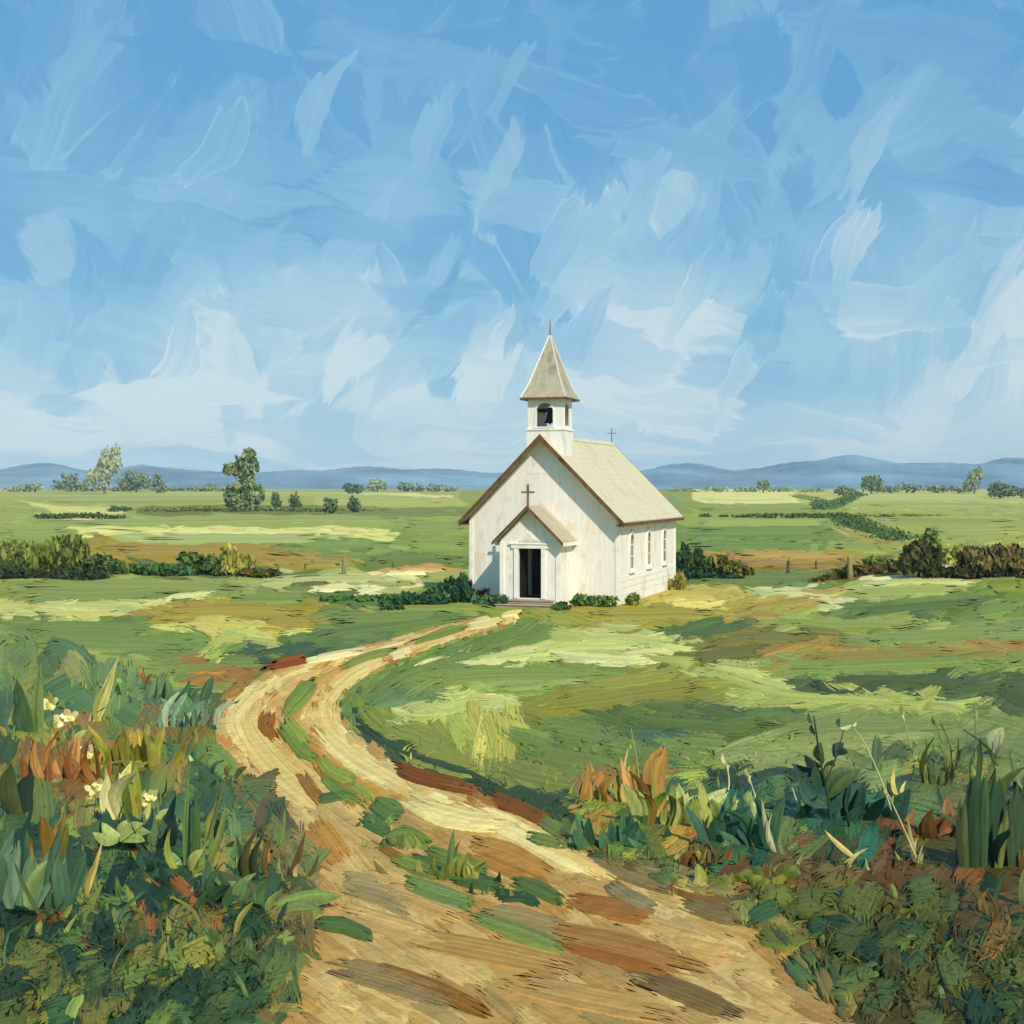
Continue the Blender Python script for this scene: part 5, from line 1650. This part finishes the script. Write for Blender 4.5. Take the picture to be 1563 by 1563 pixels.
Plant(95, 1200).clump(26, 70, 35, 90, 16, ['#96683a', '#8a5c34', '#a37a48', '#7d6236'], 0.1, 0.35).done('grass_tuft', 'rust orange dry tuft of grass left of the cream flowers', 'grass')
p = Plant(40, 1250)
p.blade(36, 1250, 22, 1160, 30, '#3c4a2a', shape='leaf').blade(42, 1250, 48, 1178, 34, '#1f3328', shape='leaf').blade(30, 1250, 10, 1190, 20, '#5a4427').done('dark_plant', 'dark plant with near black heart shaped leaves at the left edge', 'plant')
Plant(55, 1400).clump(12, 60, 90, 150, 28, ['#4f7058', '#5d7d6a', '#3f6450', '#6f8a55'], 0.05, 0.2, 'stroke', 0.08).done('broad_grass', 'broad blue-green blades standing at the lower left edge', 'grass')
Plant(90, 1350).clump(6, 26, 70, 120, 18, ['#9a7a34', '#8a6a30', '#7a7a38'], 0.0, 0.2, 'stroke').done('grass_tuft', 'ochre stained tuft among the broad blue-green blades', 'grass')
p = Plant(185, 1310)
for a, l in ((-1.3, 46), (-0.7, 48), (0.1, 40), (0.75, 52), (1.25, 50), (1.7, 40)):
    p.blade(185, 1282, 185 + math.sin(a) * l, 1278 - math.cos(a) * l * 0.6, 17, ['#8fa565', '#b9c48a', '#7c9658'][R.integers(3)], shape='leaf', rooted=False)
p.stem([(186, 1312), (184, 1290), (185, 1278)], 2.2, '#5c7a4a').done('star_weed', 'weed with pale star spread leaves below the pale clump', 'plant')
p = Plant(135, 1378)
p.blade(125, 1380, 157, 1280, 12, '#b3a568', bend=-0.02).blade(138, 1380, 160, 1300, 9, '#8f8a4c').blade(118, 1380, 130, 1310, 8, '#6d7a44').done('tall_grass', 'straw coloured bundle of stalks leaning right over the dark lower left leaves', 'grass')
p = Plant(290, 1335)
p.blade(282, 1335, 287, 1178, 13, '#5d7d48', bend=0.01).blade(297, 1335, 303, 1190, 15, '#486a3f', bend=-0.02).blade(310, 1335, 345, 1225, 12, '#6f8344', bend=-0.04).blade(275, 1335, 262, 1260, 14, '#8a9a52').blade(292, 1335, 316, 1290, 18, '#b0ba78', shape='leaf').blade(285, 1335, 255, 1305, 20, '#7d9a68', shape='leaf')
p.done('tall_grass', 'tall straight green blades standing left of the track bend', 'grass')
p = Plant(325, 1290)
p.stem([(318, 1292), (332, 1235), (348, 1185), (357, 1166)], 2.2, '#6d7536').stem([(345, 1195), (360, 1180), (378, 1170)], 1.6, '#5c6a34')
p.blade(347, 1188, 353, 1164, 11, '#7d7a3a', shape='leaf', rooted=False).blade(362, 1186, 379, 1168, 9, '#48552c', shape='leaf', rooted=False).blade(322, 1292, 338, 1220, 10, '#7f8a45').blade(330, 1292, 352, 1240, 13, '#5a7040')
p.done('budding_weed', 'slim forked weed with brown buds leaning over the track edge', 'plant')
Plant(428, 1298).blade(424, 1298, 437, 1232, 12, '#6f8a4c', bend=-0.03).blade(430, 1298, 446, 1262, 7, '#55703c').done('grass_tuft', 'single short green blade pair standing in the pale left rut', 'grass')
p = Plant(400, 1352)
p.blade(382, 1352, 398, 1258, 16, '#4a4a2a').blade(396, 1352, 404, 1270, 16, '#2b3a24').blade(408, 1352, 414, 1278, 13, '#6a5a32').blade(375, 1352, 372, 1296, 14, '#39502f').done('dry_spikes', 'dark brown dried spikes at the left edge of the track', 'plant')
p = Plant(448, 1345)
p.blade(440, 1347, 466, 1268, 12, '#5a4a2a', bend=-0.02).blade(452, 1345, 462, 1310, 8, '#c9b98c').blade(436, 1347, 425, 1310, 11, '#6a7a48').done('dry_spikes', 'leaning brown spike with a pale stem on the track', 'plant')
Plant(474, 1340).blade(470, 1340, 488, 1302, 9, '#4a4a28', bend=-0.05).blade(474, 1340, 470, 1316, 7, '#6f7a44').done('dry_spikes', 'smallest dark spike, farthest right on the track', 'plant')
p = Plant(380, 1372)
p.blade(415, 1366, 328, 1322, 26, '#3f4a2a', shape='leaf', bend=0.06).blade(410, 1370, 345, 1350, 24, '#5a6f42', shape='leaf').done('fallen_leaf_plant', 'plant with a long dark olive leaf lying towards the left thicket', 'plant')
p = Plant(440, 1396)
p.blade(400, 1398, 520, 1376, 28, '#66803f', shape='leaf', bend=0.05, rooted=False).blade(410, 1400, 500, 1398, 22, '#557040', shape='leaf', rooted=False).blade(408, 1398, 440, 1350, 12, '#8a9a60').done('low_leaf_plant', 'plant with wide green leaves lying flat on the track foot', 'plant')
p = Plant(258, 1075)
p.stem([(250, 1078), (252, 1045), (262, 1010), (272, 985)], 1.5, '#8a8f4c').clump(10, 36, 25, 52, 14, ['#3f604a', '#557a55', '#4a6a44', '#35553f'], 0.3, 0.5, 'leaf').done('bushy_weed', 'dark green bushy weed by the outer bend of the track', 'plant')
Plant(222, 1060).stem([(222, 1062), (224, 1040), (220, 1018)], 1.4, '#6b4a28').blade(221, 1040, 216, 1018, 9, '#8a6a34', shape='leaf', rooted=False).blade(223, 1045, 232, 1028, 6, '#6b4a28', shape='leaf', rooted=False).done('dry_twig', 'little brown twig with one curled leaf left of the bushy weed', 'plant')
Plant(290, 1120).clump(14, 34, 35, 70, 13, ['#7d9a8a', '#6a8a7a', '#557a62', '#8ea897'], 0.35, 0.25, 'stroke').done('grass_tuft', 'silvery blue-green tuft on the outer bank of the track bend', 'grass')
Plant(220, 1180).clump(18, 60, 40, 85, 18, ['#9a9040', '#8a8a3c', '#a8953f', '#7a7a34'], -0.1, 0.3, 'stroke').done('grass_tuft', 'ochre yellow tuft behind the pale broad leaved clump', 'grass')
Plant(225, 1300).clump(16, 60, 50, 100, 20, ['#1f3d35', '#264a3e', '#33584a', '#162f2a'], 0.1, 0.35, 'leaf').done('dark_weed', 'deep bottle green leafy weed at the heart of the left thicket', 'plant')
Plant(330, 1390).clump(14, 60, 40, 85, 20, ['#3f6042', '#54764c', '#2f5040', '#688550'], 0.2, 0.5, 'leaf').done('leafy_weed', 'mid green leafy weed at the lower right of the left thicket', 'plant')
# middle of the track
p = Plant(690, 1345)
p.blade(688, 1345, 692, 1268, 16, '#557040', bend=0.02).blade(672, 1345, 664, 1300, 16, '#7d8a45').blade(705, 1348, 716, 1298, 15, '#8f9248').blade(718, 1348, 738, 1312, 18, '#7a8440').blade(700, 1345, 702, 1285, 10, '#46633a')
p.clump(16, 60, 18, 45, 12, ['#7f8a45', '#6b7f40', '#94954d'], 0.1, 0.4).done('grass_tuft', 'olive grass tuft standing alone in the middle of the track', 'grass')
Plant(610, 1298).clump(24, 60, 14, 36, 11, ['#6f8446', '#7f9350', '#5a7040', '#8a9a5a'], 0.0, 0.5).done('grass_tuft', 'low green tuft left of the lone olive tuft on the track', 'grass')
Plant(765, 1372).clump(16, 50, 12, 28, 10, ['#33523c', '#466844', '#2a4838', '#6f8048'], 0.0, 0.6).done('grass_tuft', 'dark green low tuft in the track right of the olive tuft', 'grass')
Plant(590, 1262).clump(14, 40, 10, 26, 10, ['#557848', '#668a55', '#466844'], 0.2, 0.6).done('grass_tuft', 'blue-green low tuft where the grassy middle of the track ends', 'grass')
# right foreground
p = Plant(965, 1235)
p.blade(972, 1240, 945, 1150, 18, '#c09a68', bend=0.02).blade(978, 1240, 958, 1140, 9, '#e0c78f').blade(986, 1240, 972, 1152, 14, '#a98448').blade(1010, 1236, 1014, 1135, 34, '#a0824a', shape='stroke').blade(932, 1236, 920, 1178, 28, '#9a7440', shape='stroke').blade(995, 1240, 992, 1160, 16, '#8a9448')
p.stem([(975, 1200), (972, 1160), (962, 1110)], 1.0, '#b5b878').clump(16, 70, 40, 80, 18, ['#aa8448', '#9a7f42', '#bb9a60', '#8f8f4a', '#9a7040'], -0.1, 0.3).done('grass_tuft', 'orange straw tuft of dry grass on the right bank of the track', 'grass')
Plant(1025, 1270).clump(14, 60, 45, 95, 22, ['#8a9a52', '#a38a3e', '#7d8f4c', '#94a364'], 0.0, 0.22, 'stroke').done('grass_tuft', 'green and ochre tuft right behind the orange straw tuft', 'grass')
Plant(945, 1295).clump(22, 70, 25, 62, 18, ['#2f5a45', '#3f6a4a', '#244a3c', '#557a50'], -0.2, 0.5, 'leaf').done('leafy_weed', 'dark green leafy weed below the orange straw tuft', 'plant')
Plant(1085, 1265).clump(12, 60, 45, 85, 24, ['#9aab74', '#8a9d66', '#adb985', '#7d9560'], 0.5, 0.3, 'stroke').done('broad_grass', 'pale sage broad leaved tuft between the orange and the blue-green plants', 'grass')
p = Plant(1262, 1262)
p.stem([(1268, 1265), (1262, 1215), (1250, 1160), (1240, 1092)], 2.8, '#2f4a34').stem([(1258, 1190), (1275, 1150), (1285, 1110)], 1.8, '#3a5538').stem([(1255, 1180), (1240, 1165), (1222, 1150)], 1.6, '#2f4a34')
for x0, y0, x1, y1, w, h in ((1255, 1178, 1208, 1166, 15, '#1f3f34'), (1253, 1170, 1225, 1150, 13, '#1b372e'), (1256, 1165, 1250, 1130, 16, '#5c7440'), (1272, 1155, 1290, 1135, 16, '#1c3a30'), (1275, 1150, 1292, 1146, 12, '#22443a'),
                             (1262, 1200, 1240, 1165, 18, '#2a4c3a'), (1266, 1200, 1288, 1160, 22, '#6f7a48'), (1262, 1215, 1310, 1172, 30, '#455c38'), (1262, 1230, 1216, 1180, 26, '#25483c'), (1266, 1240, 1325, 1200, 30, '#20463e'),
                             (1240, 1105, 1234, 1088, 8, '#39502f'), (1242, 1120, 1238, 1105, 7, '#33492c'), (1283, 1112, 1287, 1100, 7, '#33492c')):
    p.blade(x0, y0, x1, y1, w, h, shape='leaf', rooted=False)
p.done('leafy_weed', 'tall dark leafy weed standing out of the right thicket', 'plant')
for (pts, lab, h) in (([(1368, 1262), (1345, 1190), (1318, 1130), (1298, 1105), (1288, 1108)], 'pale arching stalk right of the tall dark leafy weed', '#c5c79a'),
                      ([(1405, 1325), (1378, 1260), (1352, 1205)], 'long pale stalk leaning left over the brown earth at right', '#d3ce92'),
                      ([(1108, 1215), (1112, 1190), (1106, 1158)], 'short cream stalk left of the blue-green weeds at right', '#dcd6a5'),
                      ([(1165, 1250), (1150, 1210), (1140, 1178)], 'cream stalk in the middle of the blue-green weeds', '#d9d5a8'),
                      ([(1228, 1256), (1215, 1222), (1204, 1188)], 'cream stalk just left of the tall dark leafy weed', '#e0d9a8'),
                      ([(1398, 1170), (1388, 1130), (1374, 1080)], 'thin straw stalk with a seed head, high on the right meadow', '#a9ad72'),
                      ([(1455, 1180), (1440, 1140), (1426, 1098)], 'grey-green stalk left of the dark blades at right edge', '#6f7d55'),
                      ([(1490, 1180), (1491, 1130), (1490, 1078)], 'straight tall olive stem above the dark right edge blades', '#7a8a5a')):
    pts = np.array(pts, float)
    p = Plant(pts[0, 0], pts[0, 1])
    p.stem(pts, 1.7, h)
    p.blade(*pts[0], *(pts[0] + np.array([R.normal(0, 14), -38])), 6, '#8a9458')
    tip = pts[-1]; dv = pts[-1] - pts[-2]; dv = dv / np.hypot(*dv)
    p.blade(*(tip - dv * 10), *(tip + dv * 8), 5, h, shape='leaf', rooted=False)
    p.blade(*(tip - dv * 20), *(tip - dv * 6 + np.array([5, 0])), 4, h, shape='leaf', rooted=False)
    p.done('grass_stalk', lab, 'grass', 'tall stalks in the right thicket')
p = Plant(1188, 1312)
p.blade(1185, 1312, 1165, 1222, 11, '#a9b29a', bend=0.03).blade(1190, 1312, 1178, 1240, 8, '#c3c8ae').blade(1200, 1312, 1190, 1255, 7, '#8a9a80').done('pale_grass', 'silvery white grass blades before the blue-green weeds', 'grass')
p = Plant(1300, 1330)
p.blade(1300, 1305, 1252, 1260, 9, '#d3c98a', bend=0.03, rooted=False).blade(1290, 1330, 1320, 1290, 7, '#b9b078').blade(1345, 1345, 1318, 1305, 6, '#c3ba82').blade(1280, 1345, 1312, 1305, 6, '#a39a5a').blade(1220, 1345, 1228, 1300, 8, '#a3a37c').done('dry_grass', 'dry straw blades crossing over the brown earth in front', 'grass')
p = Plant(1400, 1320)
p.blade(1398, 1322, 1378, 1240, 9, '#cfc88a', bend=0.02).blade(1402, 1322, 1396, 1272, 8, '#e3dcae').blade(1412, 1350, 1408, 1285, 6, '#b9b48c').blade(1395, 1320, 1362, 1295, 7, '#a3a05c').blade(1377, 1365, 1380, 1322, 6, '#b3b08c').done('pale_grass', 'pale straw tuft on the brown earth near the dark right edge blades', 'grass')
Plant(1150, 1300).clump(18, 70, 50, 95, 22, ['#1f4a42', '#2a5a4c', '#3a6a50', '#4f7a58'], -0.15, 0.35, 'leaf').done('leafy_weed', 'blue-green leafy weed left of the tall dark weed', 'plant')
Plant(1300, 1262).clump(16, 70, 35, 75, 22, ['#1c4038', '#275046', '#355c44'], 0.3, 0.4, 'leaf').done('leafy_weed', 'blackish green leafy weed at the right foot of the tall dark weed', 'plant')
Plant(1340, 1190).blade(1340, 1190, 1340, 1118, 16, '#5f7d68', shape='stroke', bend=0.0).blade(1346, 1190, 1352, 1150, 9, '#7a8f6a').done('broad_grass', 'single upright grey-green blade in the meadow right of the tall dark weed', 'grass')
p = Plant(1372, 1225)
p.blade(1374, 1226, 1372, 1165, 9, '#bdbb6a').blade(1380, 1226, 1388, 1195, 8, '#d3c98a').blade(1366, 1226, 1358, 1190, 10, '#8a9a52').done('grass_tuft', 'small yellow-green tuft under the straw seed stalk', 'grass')
Plant(1430, 1210).clump(18, 50, 45, 110, 9, ['#6f7d48', '#5c6e42', '#7f8a55', '#4a5a38'], 0.05, 0.18).done('fine_grass', 'fine grey-green wispy grass left of the dark right edge blades', 'grass')
p = Plant(1510, 1335)
for x0, x1, y1, w, h in ((1486, 1480, 1178, 22, '#34523c'), (1497, 1503, 1168, 18, '#3f6040'), (1508, 1508, 1200, 22, '#2a4834'), (1530, 1524, 1172, 24, '#2c4a34'), (1545, 1556, 1190, 22, '#38553a'), (1472, 1462, 1210, 18, '#5a6c44'), (1560, 1566, 1210, 22, '#34503a'), (1520, 1530, 1230, 14, '#6a7a44'), (1490, 1470, 1240, 12, '#7a7a40'), (1538, 1540, 1215, 14, '#4a6440')):
    p.blade(x0, 1340, x1, y1, w, h, shape='stroke', bend=0.02)
p.done('broad_grass', 'stand of tall dark bottle green blades at the right edge', 'grass')
Plant(1440, 1285).clump(16, 60, 30, 66, 22, ['#643f26', '#70492c', '#54351f', '#7a5a36'], 0.2, 0.4, 'leaf').done('rust_plant', 'rust brown leafy plant left of the tall dark right edge blades', 'plant')
p = Plant(1525, 1160)
p.stem([(1515, 1180), (1520, 1150), (1524, 1120)], 1.4, '#6a7a5a').blade(1518, 1150, 1536, 1112, 24, '#8a937a', shape='leaf', rooted=False).blade(1520, 1155, 1545, 1140, 14, '#5f6f52', shape='leaf', rooted=False).done('grey_leaf_plant', 'plant with one large grey leaf behind the right edge blades', 'plant')
Plant(1120, 1352).clump(12, 70, 22, 46, 24, ['#76803a', '#66752f', '#8a8f48'], 0.6, 0.4, 'stroke').done('broad_grass', 'flat olive green tuft at the right margin of the track', 'grass')
Plant(1080, 1322).clump(14, 40, 25, 55, 14, ['#5a4a24', '#6e4a26', '#4a5a2c', '#7a7a3a'], 0.0, 0.4).done('grass_tuft', 'brown tuft of grass just above the flat olive tuft', 'grass')
